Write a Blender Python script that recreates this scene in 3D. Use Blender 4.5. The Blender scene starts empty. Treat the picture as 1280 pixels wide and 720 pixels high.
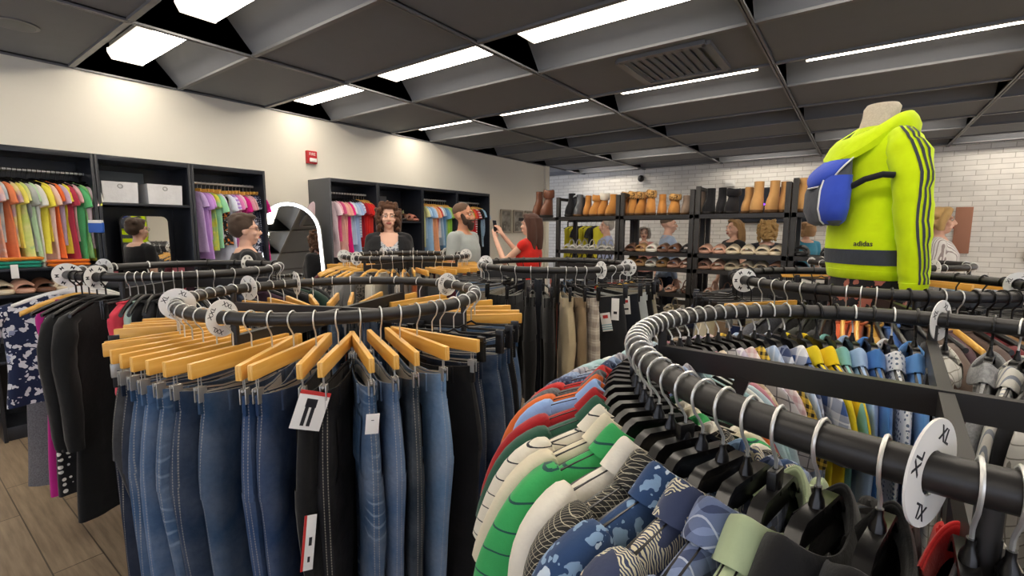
import bpy, bmesh, math, random
from mathutils import Vector, Matrix
SC = bpy.context.scene
COL = SC.collection
rnd = random.Random(11)
PI = math.pi
sin, cos, rad = math.sin, math.cos, math.radians

# ------------------------------------------------------------------ mesh helpers
class MB:
    def __init__(s):
        s.v = []; s.f = []
    def add(s, vs, fs, M=None):
        n = len(s.v)
        for p in vs:
            p = Vector(p)
            s.v.append(tuple(M @ p) if M is not None else tuple(p))
        s.f += [tuple(i + n for i in f) for f in fs]
        return s
    def box(s, lo, hi, M=None):
        x0, y0, z0 = lo; x1, y1, z1 = hi
        vs = [(x0,y0,z0),(x1,y0,z0),(x1,y1,z0),(x0,y1,z0),(x0,y0,z1),(x1,y0,z1),(x1,y1,z1),(x0,y1,z1)]
        fs = [(0,3,2,1),(4,5,6,7),(0,1,5,4),(1,2,6,5),(2,3,7,6),(3,0,4,7)]
        return s.add(vs, fs, M)
    def cbox(s, lo, hi, c=.004, M=None):
        # box with chamfered edges
        b = bmesh.new()
        bmesh.ops.create_cube(b, size=1)
        for v in b.verts:
            v.co = Vector(((lo[i] + hi[i]) / 2 + v.co[i] * (hi[i] - lo[i]) for i in range(3)))
        c = min([c] + [abs(hi[i] - lo[i]) * .45 for i in range(3)])
        bmesh.ops.bevel(b, geom=list(b.edges), offset=c, segments=2, profile=.6, affect='EDGES')
        b.verts.ensure_lookup_table()
        for i, v in enumerate(b.verts): v.index = i
        s.add([v.co.copy() for v in b.verts], [tuple(v.index for v in f.verts) for f in b.faces], M)
        b.free(); return s
    def loft(s, rings, cap0=True, cap1=True, closed=True, M=None):
        n = len(rings[0]); vs = [p for r in rings for p in r]; fs = []
        for i in range(len(rings) - 1):
            for j in range(n if closed else n - 1):
                k = (j + 1) % n
                fs.append((i*n+j, i*n+k, (i+1)*n+k, (i+1)*n+j))
        if closed and cap0: fs.append(tuple(range(n - 1, -1, -1)))
        if closed and cap1: fs.append(tuple((len(rings)-1)*n + j for j in range(n)))
        return s.add(vs, fs, M)
    def tube(s, pts, r, n=8, closed=False, M=None, flat=1.0):
        pts = [Vector(p) for p in pts]; m = len(pts)
        rs = r if isinstance(r, (list, tuple)) else [r] * m
        T = []
        for i in range(m):
            a = pts[(i-1) % m] if (closed or i > 0) else pts[i]
            b = pts[(i+1) % m] if (closed or i < m-1) else pts[i]
            T.append((b - a).normalized())
        up = Vector((0,0,1))
        if abs(T[0].dot(up)) > .9: up = Vector((1,0,0))
        N = (up - T[0]*up.dot(T[0])).normalized(); rings = []
        for i in range(m):
            N = (N - T[i]*N.dot(T[i])).normalized(); B = T[i].cross(N)
            rings.append([pts[i] + (N*cos(2*PI*j/n)*flat + B*sin(2*PI*j/n)) * rs[i] for j in range(n)])
        if closed:
            vs = [p for q in rings for p in q]; fs = []
            for i in range(m):
                i2 = (i+1) % m
                for j in range(n):
                    k = (j+1) % n
                    fs.append((i*n+j, i*n+k, i2*n+k, i2*n+j))
            return s.add(vs, fs, M)
        return s.loft(rings, M=M)
    def bar(s, p, q, w, h, M=None):
        # rectangular bar from p to q, w across (horizontal), h tall
        p = Vector(p); q = Vector(q); t = (q-p).normalized()
        up = Vector((0,0,1)) if abs(t.z) < .9 else Vector((0,1,0))
        b = t.cross(up).normalized(); u = b.cross(t).normalized()
        rings = []
        for c in (p, q):
            rings.append([c + b*x*w/2 + u*y*h/2 for x, y in ((-1,-1),(1,-1),(1,1),(-1,1))])
        return s.loft(rings, M=M)
    def lathe(s, prof, n=24, M=None, cap=True):
        rings = [[(r*cos(2*PI*j/n), r*sin(2*PI*j/n), z) for j in range(n)] for r, z in prof]
        return s.loft(rings, cap, cap, M=M)
    def ell(s, c, r, n=16, m=10, M=None):
        c = Vector(c); rings = []
        if not isinstance(r, (tuple, list)): r = (r, r, r)
        for i in range(m + 1):
            a = -PI/2 + PI*i/m; a = max(min(a, PI/2 - .02), -PI/2 + .02)
            rings.append([c + Vector((r[0]*cos(a)*cos(2*PI*j/n), r[1]*cos(a)*sin(2*PI*j/n), r[2]*sin(a))) for j in range(n)])
        return s.loft(rings, M=M)
    def cap(s, p, q, r1, r2, n=14, flat=1.0, M=None):
        # capsule with taper
        p = Vector(p); q = Vector(q); t = (q-p); L = t.length
        if L < 1e-5: return s.ell(p, r1, M=M)
        t /= L; pts = []; rs = []
        for k in range(4, 0, -1):
            a = PI/2*k/4.2; pts.append(p - t*r1*sin(a)); rs.append(r1*cos(a))
        for k in range(5):
            pts.append(p + t*L*k/4); rs.append(r1 + (r2-r1)*k/4)
        for k in range(1, 5):
            a = PI/2*k/4.2; pts.append(q + t*r2*sin(a)); rs.append(r2*cos(a))
        return s.tube(pts, rs, n, flat=flat, M=M)
    def mesh(s, name, ang=40):
        me = bpy.data.meshes.new(name)
        me.from_pydata(s.v, [], s.f); me.validate(); me.update()
        b = bmesh.new(); b.from_mesh(me); bmesh.ops.recalc_face_normals(b, faces=b.faces); b.to_mesh(me); b.free()
        me.shade_smooth(); me.set_sharp_from_angle(angle=rad(ang))
        me.materials.append(None)
        return me
    def build(s, name, mat, parent=None, ang=40, loc=None, rz=None):
        return inst(name, s.mesh(name, ang), mat, parent, loc, rz)

def inst(name, me, mat, parent=None, loc=None, rz=None):
    o = bpy.data.objects.new(name, me); COL.objects.link(o)
    if me.materials and len(me.materials) == 1 and me.materials[0] is None:
        o.material_slots[0].link = 'OBJECT'; o.material_slots[0].material = mat
    if parent is not None: o.parent = parent
    if loc is not None: o.location = loc
    if rz is not None: o.rotation_euler = (0, 0, rz)
    return o

def tag(o, label, cat, group=None, kind=None):
    o['label'] = label; o['category'] = cat
    if group: o['group'] = group
    if kind: o['kind'] = kind
    return o
def empty(name, label, cat, loc=(0,0,0), rz=0, group=None):
    o = bpy.data.objects.new(name, None); COL.objects.link(o)
    o.empty_display_size = .1; o.location = loc; o.rotation_euler = (0,0,rz)
    return tag(o, label, cat, group)
def struct(name, mb, mat, label, cat):
    o = mb.build(name, mat); o['kind'] = 'structure'; o['label'] = label; o['category'] = cat
    return o

def text_mesh(txt, size, depth=.0004, bold=.0):
    cu = bpy.data.curves.new('lettering', 'FONT'); cu.body = txt; cu.size = size
    cu.align_x = 'CENTER'; cu.align_y = 'CENTER'; cu.extrude = depth; cu.offset = bold; cu.resolution_u = 3
    o = bpy.data.objects.new('lettering', cu); COL.objects.link(o)
    dg = bpy.context.evaluated_depsgraph_get()
    me = bpy.data.meshes.new_from_object(o.evaluated_get(dg))
    bpy.data.objects.remove(o); bpy.data.curves.remove(cu)
    me.name = 'lettering'; me.materials.clear(); me.materials.append(None)
    return me
def mesh_into(mb, me, M):
    mb.add([v.co for v in me.vertices], [tuple(p.vertices) for p in me.polygons], M)

# ------------------------------------------------------------------ materials
def lin(h):
    h = h.lstrip('#'); c = [int(h[i:i+2], 16)/255 for i in (0,2,4)]
    return tuple(x/12.92 if x <= .04045 else ((x+.055)/1.055)**2.4 for x in c) + (1,)
MATS = {}
class G:
    def __init__(s, name):
        s.m = bpy.data.materials.new(name); s.m.use_nodes = True; s.nt = s.m.node_tree
        s.b = s.nt.nodes['Principled BSDF']; s._tc = None
    def n(s, t, **k):
        o = s.nt.nodes.new('ShaderNode' + t)
        for a, b in k.items(): setattr(o, a, b)
        return o
    def put(s, sock, val):
        if isinstance(val, bpy.types.NodeSocket): s.nt.links.new(val, sock)
        else: sock.default_value = val
    def math(s, op, a, b=0.0, clamp=False):
        o = s.n('Math', operation=op, use_clamp=clamp); s.put(o.inputs[0], a); s.put(o.inputs[1], b); return o.outputs[0]
    @property
    def tc(s):
        if s._tc is None: s._tc = s.n('TexCoord')
        return s._tc
    def xyz(s):
        o = s.n('SeparateXYZ'); s.put(o.inputs[0], s.tc.outputs['Object']); return o.outputs
    def noise(s, scale, detail=3, rough=.55, vec=None, col=False):
        o = s.n('TexNoise'); s.put(o.inputs['Vector'], vec or s.tc.outputs['Object']); o.inputs['Scale'].default_value = scale
        o.inputs['Detail'].default_value = detail; o.inputs['Roughness'].default_value = rough
        return o.outputs['Color' if col else 'Fac']
    def vor(s, scale, feature='F1', rnd_=1.0, out='Distance', vec=None):
        o = s.n('TexVoronoi', feature=feature); s.put(o.inputs['Vector'], vec or s.tc.outputs['Object'])
        o.inputs['Scale'].default_value = scale; o.inputs['Randomness'].default_value = rnd_
        return o.outputs[out]
    def mix(s, f, a, b):
        o = s.n('Mix', data_type='RGBA'); s.put(o.inputs[0], f); s.put(o.inputs[6], a); s.put(o.inputs[7], b); return o.outputs[2]
    def ramp(s, f, lo, hi, c0=(0,0,0,1), c1=(1,1,1,1)):
        o = s.n('ValToRGB'); s.put(o.inputs[0], f); e = o.color_ramp.elements
        e[0].position = lo; e[1].position = hi; e[0].color = c0; e[1].color = c1; return o.outputs[0]
    def bump(s, h, strength=.3, dist=.01):
        o = s.n('Bump'); s.put(o.inputs['Height'], h); o.inputs['Strength'].default_value = strength
        o.inputs['Distance'].default_value = dist; s.put(s.b.inputs['Normal'], o.outputs[0])
    def base(s, c): s.put(s.b.inputs['Base Color'], c)
    def set(s, rough=.6, metal=0, spec=.5):
        s.b.inputs['Roughness'].default_value = rough; s.b.inputs['Metallic'].default_value = metal
        s.b.inputs['Specular IOR Level'].default_value = spec
    def band(s, v, period, width, off=0.0):
        # 1 inside a stripe of width (fraction of period)
        f = s.math('FRACT', s.math('MULTIPLY_ADD', v, 1/period) if False else s.math('ADD', s.math('MULTIPLY', v, 1/period), off + 100))
        return s.math('LESS_THAN', f, width)

def plain(name, col, rough=.5, metal=0, spec=.5, emit=0, ecol=None, nz=.0):
    if name in MATS: return MATS[name]
    g = G(name); c = lin(col); g.set(rough, metal, spec)
    if nz:
        d = tuple(x*(1-nz) for x in c[:3]) + (1,)
        g.base(g.mix(g.noise(9, 4), d, c)); g.bump(g.noise(60, 3), .15, .003)
    else: g.base(c)
    if emit:
        g.b.inputs['Emission Color'].default_value = lin(ecol or col); g.b.inputs['Emission Strength'].default_value = emit
    MATS[name] = g.m; return g.m

def fab(col, kind='plain', c2='#ffffff', c3=None, sc=1.0, rough=.85):
    key = 'fabric_%s_%s_%s_%s_%s' % (kind, col, c2, c3, sc)
    if key in MATS: return MATS[key]
    g = G('fabric_' + kind); a = lin(col); b = lin(c2); c = lin(c3 or c2); g.set(rough, 0, .25)
    x, y, z = g.xyz()
    wob = g.math('MULTIPLY', g.math('SUBTRACT', g.noise(7, 2), .5), .03)
    xx = g.math('ADD', x, wob); zz = g.math('ADD', z, wob)
    if kind == 'plain': col_ = a
    elif kind == 'hstripe':
        col_ = g.mix(g.band(zz, .042*sc, .075), a, b)
    elif kind == 'wstripe':
        col_ = g.mix(g.band(zz, .05*sc, .5), a, b)
    elif kind == 'vstripe':
        col_ = g.mix(g.band(g.math('ADD', xx, y), .022*sc, .3), a, b)
    elif kind == 'plaid':
        h = g.band(zz, .07*sc, .42); v = g.band(g.math('ADD', xx, g.math('MULTIPLY', y, .8)), .07*sc, .42)
        col_ = g.mix(g.math('MULTIPLY', g.math('ADD', h, v), .5), a, b)
        l = g.math('MAXIMUM', g.band(zz, .07*sc, .06, .3), g.band(xx, .07*sc, .06, .3))
        col_ = g.mix(g.math('MULTIPLY', l, .7), col_, c)
    elif kind == 'check':
        h = g.band(zz, .022*sc, .5); v = g.band(g.math('ADD', xx, y), .022*sc, .5)
        col_ = g.mix(g.math('MULTIPLY', g.math('ADD', h, v), .5), a, b)
    elif kind == 'window':
        l = g.math('MAXIMUM', g.band(zz, .03*sc, .1), g.band(g.math('ADD', xx, y), .03*sc, .1))
        col_ = g.mix(l, a, b)
    elif kind == 'floral':
        V_ = g.n('VectorMath', operation='ADD'); W_ = g.n('VectorMath', operation='SCALE'); g.put(W_.inputs[0], g.noise(26/sc, 2, col=True)); W_.inputs['Scale'].default_value = .09*sc; g.put(V_.inputs[0], g.tc.outputs['Object']); g.put(V_.inputs[1], W_.outputs[0])
        d = g.vor(22/sc, vec=V_.outputs[0]); col_ = g.mix(g.math('LESS_THAN', d, .42), a, b)
        d2 = g.vor(13/sc, vec=V_.outputs[0]); col_ = g.mix(g.math('LESS_THAN', d2, .22), col_, c)
    elif kind == 'palm':
        d = g.n('TexWave', wave_type='BANDS'); g.put(d.inputs['Vector'], g.tc.outputs['Object'])
        d.inputs['Scale'].default_value = 30/sc; d.inputs['Distortion'].default_value = 9; d.inputs['Detail'].default_value = 1
        m = g.math('MULTIPLY', g.math('GREATER_THAN', d.outputs['Fac'], .5), g.math('GREATER_THAN', g.noise(9/sc, 1), .45))
        col_ = g.mix(m, a, b)
    elif kind == 'dots':
        col_ = g.mix(g.math('LESS_THAN', g.vor(34/sc, rnd_=.3), .33), a, b)
    elif kind == 'leopard':
        d = g.vor(45/sc); r_ = g.math('MULTIPLY', g.math('GREATER_THAN', d, .2), g.math('LESS_THAN', d, .42))
        col_ = g.mix(r_, a, b)
    elif kind == 'tie':
        col_ = g.mix(g.ramp(g.noise(6/sc, 2), .4, .6), a, b)
        col_ = g.mix(g.ramp(g.noise(9/sc, 2, vec=g.n('Mapping').outputs[0] if False else None), .62, .7), col_, c)
    elif kind == 'heather':
        col_ = g.mix(g.ramp(g.noise(160, 2), .35, .65), a, b)
    n = g.noise(14, 3)
    sh = g.mix(n, (.82,.82,.82,1), (1.06,1.06,1.06,1))
    mm = g.n('Mix', data_type='RGBA', blend_type='MULTIPLY'); mm.inputs[0].default_value = 1
    g.put(mm.inputs[6], col_); g.put(mm.inputs[7], sh); g.base(mm.outputs[2])
    hb = g.math('ADD', g.noise(11, 3), g.math('MULTIPLY', g.noise(260, 1), .06)); g.bump(hb, .5, .012)
    g.b.inputs['Sheen Weight'].default_value = .15
    MATS[key] = g.m; return g.m

def denim(col, fade=.35, seam='#c9c2b0', wh=0.0):
    key = 'denim_%s_%s_%s' % (col, fade, wh)
    if key in MATS: return MATS[key]
    g = G('denim'); a = lin(col); g.set(.9, 0, .2)
    li = tuple(x + (.55 - x)*fade*.55 for x in a[:3]) + (1,)
    x, y, z = g.xyz()
    n = g.noise(6, 4); n2 = g.noise(90, 3, .7)
    col_ = g.mix(g.ramp(n, .38, .72), a, li)
    w = g.n('TexWave', wave_type='BANDS', bands_direction='Z'); g.put(w.inputs['Vector'], g.tc.outputs['Object'])
    w.inputs['Scale'].default_value = 9; w.inputs['Distortion'].default_value = 7; w.inputs['Detail'].default_value = 2
    if wh: col_ = g.mix(g.math('MULTIPLY', g.math('MULTIPLY', g.ramp(w.outputs['Fac'], .8, 1.0), g.ramp(g.noise(5, 2), .45, .6)), wh), col_, lin('#9fb0c2'))
    # twin topstitch lines running down the outer seam
    ay = g.math('ABSOLUTE', y)
    seam_m = g.math('MULTIPLY', g.math('LESS_THAN', g.math('ABSOLUTE', g.math('SUBTRACT', ay, .006)), .0012), g.math('GREATER_THAN', g.math('ABSOLUTE', x), .1))
    dash = g.band(z, .008, .7)
    col_ = g.mix(g.math('MULTIPLY', g.math('MULTIPLY', seam_m, dash), .32), col_, lin(seam))
    sh = g.mix(n2, (.72,.72,.75,1), (1.12,1.12,1.12,1))
    mm = g.n('Mix', data_type='RGBA', blend_type='MULTIPLY'); mm.inputs[0].default_value = 1
    g.put(mm.inputs[6], col_); g.put(mm.inputs[7], sh); g.base(mm.outputs[2])
    g.bump(g.math('ADD', g.noise(9, 3), g.math('MULTIPLY', n2, .12)), .55, .014)
    MATS[key] = g.m; return g.m

M_black = plain('black_powder_coat', '#232120', .42, 0, .5)
M_chrome = plain('nickel_wire', '#e4e4e0', .38, .75)
M_steel = plain('dull_steel', '#b4b4b0', .38, .7)
M_plastic = plain('black_plastic', '#0d0c0d', .3)
M_white_p = plain('white_plastic', '#e9e8e4', .4)
M_ink = plain('black_ink', '#1c1c22', .6)
M_paper = plain('white_card', '#ecebe8', .6)
M_redink = plain('red_ink', '#c5312f', .6)
M_tealink = plain('teal_ink', '#8fb4c0', .6)
M_cab = plain('black_laminate', '#23262d', .28)
M_cabpanel = plain('grey_laminate', '#4a4d52', .4)
M_mirror = plain('mirror_glass', '#f2f4f4', .02, 1)
M_skin = plain('fair_skin', '#e2b49c', .55, nz=.06)
M_skin2 = plain('tanned_skin', '#c98f6e', .55, nz=.06)

def wood_mat():
    g = G('varnished_beech'); g.set(.32)
    w = g.n('TexWave', wave_type='BANDS', bands_direction='Y'); mp = g.n('Mapping'); g.put(mp.inputs[0], g.tc.outputs['Object'])
    mp.inputs['Scale'].default_value = (1, 14, 14); g.put(w.inputs['Vector'], mp.outputs[0])
    w.inputs['Scale'].default_value = 3; w.inputs['Distortion'].default_value = 5; w.inputs['Detail'].default_value = 3
    g.base(g.mix(w.outputs['Fac'], lin('#dfa548'), lin('#edbd66'))); return g.m
M_wood = wood_mat()
# ------------------------------------------------------------------ the room
CH = 2.9
WX = -5.37
XC = [-5.37, -3.905, -2.33, -.67, .99, 2.65, 4.31, 5.9]
TR = [(-3.8,-3.0), (-2.15,-1.35), (-.5,.3), (1.14,1.915), (2.735,3.535), (4.46,5.2), (6.1,6.85), (7.75,8.5), (9.3,9.95)]
YB, YF, XR = -4.5, 10.2, 5.9
XL = -7.4
def floor_mat():
    g = G('wood_plank_vinyl'); g.set(.38)
    br = g.n('TexBrick'); mp = g.n('Mapping'); g.put(mp.inputs[0], g.tc.outputs['Object']); mp.inputs['Rotation'].default_value = (0,0,0)
    g.put(br.inputs['Vector'], mp.outputs[0]); br.inputs['Scale'].default_value = 1; br.inputs['Brick Width'].default_value = 1.2
    br.inputs['Row Height'].default_value = .18; br.inputs['Mortar Size'].default_value = .003; br.offset = .37
    br.inputs['Color1'].default_value = lin('#9a8872'); br.inputs['Color2'].default_value = lin('#a5937c'); br.inputs['Mortar'].default_value = lin('#55493c')
    m2 = g.n('Mapping'); g.put(m2.inputs[0], g.tc.outputs['Object']); m2.inputs['Scale'].default_value = (1.2, 16, 1)
    n = g.noise(2.5, 5, .6, vec=m2.outputs[0])
    mm = g.n('Mix', data_type='RGBA', blend_type='MULTIPLY'); mm.inputs[0].default_value = 1
    g.put(mm.inputs[6], br.outputs['Color']); g.put(mm.inputs[7], g.ramp(n, .3, .7, (.6,.58,.56,1), (1.1,1.08,1.05,1))); g.base(mm.outputs[2])
    return g.m
struct('floor', MB().box((XL,YB,-.08),(XR,YF+.1,0)), floor_mat(), 'grey-brown wood plank floor', 'floor')
def wall_mat():
    g = G('white_wall_paint'); g.set(.6, 0, .3); g.base(lin('#e8e3d5')); g.bump(g.noise(90, 3), .08, .002); return g.m
M_wall = wall_mat()
def brick_mat():
    g = G('white_painted_brick'); g.set(.65, 0, .3)
    br = g.n('TexBrick'); mp = g.n('Mapping'); g.put(mp.inputs[0], g.tc.outputs['Object']); mp.inputs['Rotation'].default_value = (rad(-90),0,0)
    g.put(br.inputs['Vector'], mp.outputs[0]); br.inputs['Scale'].default_value = 1; br.inputs['Brick Width'].default_value = .27
    br.inputs['Row Height'].default_value = .078; br.inputs['Mortar Size'].default_value = .006; br.inputs['Mortar Smooth'].default_value = .3
    br.inputs['Color1'].default_value = lin('#eceae4'); br.inputs['Color2'].default_value = lin('#e2dfd8'); br.inputs['Mortar'].default_value = lin('#c2beb6')
    n = g.noise(5, 4)
    mm = g.n('Mix', data_type='RGBA', blend_type='MULTIPLY'); mm.inputs[0].default_value = 1
    g.put(mm.inputs[6], br.outputs['Color']); g.put(mm.inputs[7], g.ramp(n, .3, .7, (.93,.93,.94,1), (1.03,1.03,1.03,1))); g.base(mm.outputs[2])
    h = g.math('ADD', g.math('MULTIPLY', br.outputs['Fac'], -1.0), g.math('MULTIPLY', g.noise(40, 3), .3)); g.bump(h, .5, .006)
    return g.m
M_brick = brick_mat()
struct('wall_left', MB().box((WX-.16,YB,0),(WX,8.5,CH+.4)), M_wall, 'plain white side wall behind the black wardrobe cabinets', 'wall')
struct('trim_1', MB().box((WX-.17,8.42,0),(WX+.05,8.56,CH-.02)), M_wall, 'white corner post ending the side wall', 'trim')
struct('wall_back', MB().box((XL,YF,0),(XR,YF+.15,CH+.4)), M_brick, 'white painted brick wall across the far end', 'wall')
wr = MB().box((XR,YB,0),(XR+.15,YF,.5)).box((XR,YB,2.65),(XR+.15,YF,CH+.4)).box((XR,2.0,.5),(XR+.15,7.2,2.65)); wf = MB().box((XL,YB-.15,0),(XR,YB,.5)).box((XL,YB-.15,2.65),(XR,YB,CH+.4)).box((XL,YB-.15,.5),(-4.5,YB,2.65))
ym = [YB + (YF-YB)*k/7 for k in range(8)]; xm = [-4.5 + (XR+4.5)*k/5 for k in range(6)]
for y in ym: wr.box((XR+.02,y-.05,.5),(XR+.13,y+.05,2.65))
for x in xm: wf.box((x-.05,YB-.13,.5),(x+.05,YB-.02,2.65))
struct('wall_right', wr, M_wall, 'white side wall with added tall windows opposite the wardrobes', 'wall')  # window openings added to brighten the far brick wall
struct('wall_front', wf, M_wall, 'white entrance wall with added tall windows', 'wall')  # window openings added for fill light from behind the camera
gg = G('window_glass'); tr_ = gg.n('BsdfTransparent'); gl_ = gg.n('BsdfGlossy'); gl_.inputs['Roughness'].default_value = .02; mx_ = gg.n('MixShader'); mx_.inputs[0].default_value = .06
gg.nt.links.new(tr_.outputs[0], mx_.inputs[1]); gg.nt.links.new(gl_.outputs[0], mx_.inputs[2]); gg.nt.links.new(mx_.outputs[0], gg.nt.nodes['Material Output'].inputs[0]); M_glass = gg.m
struct('added_window_1', MB().box((XR+.07,YB,.5),(XR+.08,YF,2.65)), M_glass, 'added unseen clear windows along the side wall', 'window')  # unseen panes, added with the openings that let daylight onto the brick
struct('added_window_2', MB().box((-4.5,YB-.08,.5),(XR,YB-.07,2.65)), M_glass, 'added unseen clear windows by the entrance', 'window')  # unseen panes behind the camera, added with the fill-light openings
struct('wall_recess', MB().box((XL-.15,8.5,0),(XL,YF,CH+.4)), plain('dark_recess_paint', '#3a3b3e', .7), 'dark wall in the recess past the white wall', 'wall')
struct('baseboard_left', MB().box((WX,YB,0),(WX+.015,8.42,.1)), M_black, 'black baseboard along the white side wall', 'baseboard')
struct('baseboard_back', MB().box((XL,YF-.015,0),(XR,YF,.1)), M_black, 'black baseboard under the brick wall', 'baseboard')

M_ceil = plain('charcoal_ceiling_paint', '#777a80', .75, nz=.08)
M_grid = plain('charcoal_ceiling_bar', '#6c6d70', .4)
cb = MB(); D = .26
ys = [YB] + [v for t in TR for v in t] + [YF]
XC0 = [XL, -5.37] + XC[1:]
for i in range(len(XC0)-1):
    x0, x1 = XC0[i], XC0[i+1]
    for k in range(0, len(ys)-1, 2):            # flat panels
        cb.box((x0, ys[k], CH), (x1, ys[k+1], CH+.02))
    for (a, b) in TR:                            # sloped light troughs
        p = [(a, CH), (a, CH+D), (a+.02, CH+D), (a+.02, CH+.001)]
        cb.box((x0, a-.01, CH), (x1, a+.012, CH+D))
        cb.box((x0, a, CH+D), (x1, b-.2, CH+D+.02))
        # far slope
        cb.add([(x0,b-.22,CH+D),(x1,b-.22,CH+D),(x1,b,CH),(x0,b,CH),(x0,b-.22,CH+D+.02),(x1,b-.22,CH+D+.02),(x1,b+.02,CH+.02),(x0,b+.02,CH+.02)],
               [(0,1,2,3),(7,6,5,4),(0,4,5,1),(3,2,6,7)])
        for xx in (x0, x1):                      # gusset ends
            cb.add([(xx-.012,a,CH),(xx-.012,b,CH),(xx-.012,b-.22,CH+D),(xx-.012,a,CH+D),(xx+.012,a,CH),(xx+.012,b,CH),(xx+.012,b-.22,CH+D),(xx+.012,a,CH+D)],
                   [(0,1,2,3),(7,6,5,4),(0,4,5,1),(1,5,6,2),(2,6,7,3)])
cb.box((XL, YB, CH+D+.03), (XR, YF, CH+D+.06))
struct('ceiling', cb, M_ceil, 'charcoal coffered ceiling with flat panels and light troughs', 'ceiling')
gb = MB()
for x in XC0[1:-1]: gb.box((x-.02, YB, CH-.022), (x-.004, YF, CH)); gb.box((x+.004, YB, CH-.022), (x+.02, YF, CH)); gb.box((x-.02, YB, CH-.008), (x+.02, YF, CH))
for t in TR:
    for y in t:
        gb.box((XL, y-.018, CH-.018), (XR, y+.018, CH))
struct('trim_2', gb, M_grid, 'charcoal ceiling bars crossing between the panels', 'trim')

# ceiling lights
M_lens = plain('lit_prismatic_lens', '#fff6e2', .4, emit=19, ecol='#fff3e2')
M_capend = plain('lit_lens_end', '#efe9d8', .4, emit=2.2, ecol='#fff1dc')
M_house = plain('light_housing', '#cfcfca', .5)
lens_me = MB().box((-.6,-.105,-.03),(.6,.105,-.024)).mesh('lens')
side_me = MB().loft([[(x, y, z) for y, z in ((-.13,.05),(-.13,.01),(-.106,-.028),(.106,-.028),(.13,.01),(.13,.05))] for x in (-.6,.6)]).mesh('lens_side')
M_side = plain('lens_side_glow', '#e8e4d8', .4, emit=1.6, ecol='#fff1dc')
cap_me = MB().loft([[(x, y, z) for y, z in ((-.135,.05),(-.135,.02),(-.108,-.032),(.108,-.032),(.135,.02),(.135,.05))] for x in (-.02,.0)]).mesh('end_cap')
house_me = MB().box((-.6,-.12,.05),(.6,.12,.09)).mesh('housing')
ordn = ['nearest','second','third','fourth','fifth','sixth']
colw = ['beside the white wall', 'second from the white wall', 'third from the white wall', 'fourth from the white wall', 'fifth from the white wall', 'sixth from the white wall', 'seventh from the white wall']
roww = {1:'unseen, added far behind the entrance racks', 2:'unseen, added over the shop entrance', 3:'in the trough nearest the front rack', 4:'in the middle trough', 5:''}
rows = [(1,(1,3,5)), (2,(0,2,4)), (3,(0,1,2,3,4)), (4,(0,1,2,3,4)), (5,(0,1,2,3,4,5)), (6,(5,6)), (7,(1,3,5,6)), (8,(0,2,4,5))]  # rows behind the camera and past the far rack are unseen, added for brightness
rowword = {1:'unseen row added furthest behind', 2:'unseen row added overhead', 3:'closest row in view', 4:'middle row', 5:'farthest lit row', 6:'unseen row added past the far rack', 7:'unseen row added before the brick wall', 8:'unseen row added by the brick wall'}
for r_, cs in rows:
    for c_ in cs:
        a, b = TR[r_]; xa, xb = XC[c_], XC[c_+1]
        L = empty('ceiling_light', 'bright fluorescent ceiling light, %s, %s' % (rowword[r_], colw[c_]), 'ceiling light', ((xa+xb)/2, (a+b)/2-.04, CH+(.12 if r_ < 6 else .16)), 0, 'fluorescent ceiling lights')
        L.scale = (min(1.04,(xb-xa-.3)/1.24),1,1)
        inst('lens', lens_me, M_lens, L); inst('lens_side', side_me, M_side, L); inst('housing', house_me, M_house, L)
        inst('end_cap', cap_me, M_capend, L, (-.6,0,0)); inst('end_cap', cap_me, M_capend, L, (.62,0,0))

# ceiling vent and speakers
V = empty('air_vent', 'square louvred air vent set in the dark ceiling', 'vent', (-1.32, 4.0, CH), 0)
vb = MB()
for s in (-1, 1): vb.box((-.33, s*.33-.03, -.03), (.33, s*.33+.03, 0)); vb.box((s*.33-.03, -.33, -.03), (s*.33+.03, .33, 0))
vb.build('frame', M_grid, V)
for k in range(9):
    MB().bar((-.28+.065*k, -.3, -.02), (-.28+.065*k, .3, -.02), .045, .006).build('slat', M_ceil, V)
for (x, y, l) in ((-4.6, .72, 'round speaker grille flush in the ceiling over the wardrobes'), (1.45, 5.85, 'round speaker grille flush in the ceiling near the brick wall')):
    sp = empty('ceiling_speaker', l, 'speaker', (x, y, CH))
    MB().lathe([(.12,0),(.12,-.008),(.1,-.012)]).build('rim', M_grid, sp); MB().lathe([(.1,-.002),(.1,-.0125),(.05,-.016)]).build('grille', M_cabpanel, sp)

# fire alarm, framed prints, wall fittings
A_ = empty('fire_alarm', 'red fire alarm strobe high on the white wall', 'fire alarm', (WX, 3.24, 2.416), PI/2)
MB().cbox((-.065,-.045,-.075),(.065,0,.075),.01).build('body', plain('alarm_red', '#b81f26', .4), A_)
MB().cbox((-.04,-.06,-.055),(.05,-.044,-.01),.008).build('strobe_lens', plain('clear_lens', '#e8e4e0', .15), A_)
tm = text_mesh('FIRE', .045); o = inst('lettering', tm, M_paper, A_, (0,-.0465,.035)); o.rotation_euler = (PI/2,0,0)
for k, (y0, y1) in enumerate(((6.94,7.24),(7.34,7.63),(7.72,8.02))):
    P = empty('framed_print', ['framed grey print nearest the wardrobes', 'middle of the three framed grey prints', 'framed grey print nearest the wall corner'][k] + ' on the white wall', 'picture', (WX+.012, (y0+y1)/2, 1.735), PI/2, 'framed prints on the white wall')
    f = MB(); w = (y1-y0)/2
    for s in (-1,1): f.cbox((s*w-.015,-.025,-.21),(s*w+.015,0,.21)); f.cbox((-w,-.025,s*.2-.015),(w,0,s*.2+.015))
    f.build('frame', plain('pale_wood_frame', '#a99f90', .5), P)
    MB().box((-w,-.012,-.2),(w,0,.2)).build('print', fab('#a8a49c', 'tie', '#6f6a62', '#cfcac0', 1.2), P)
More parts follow.
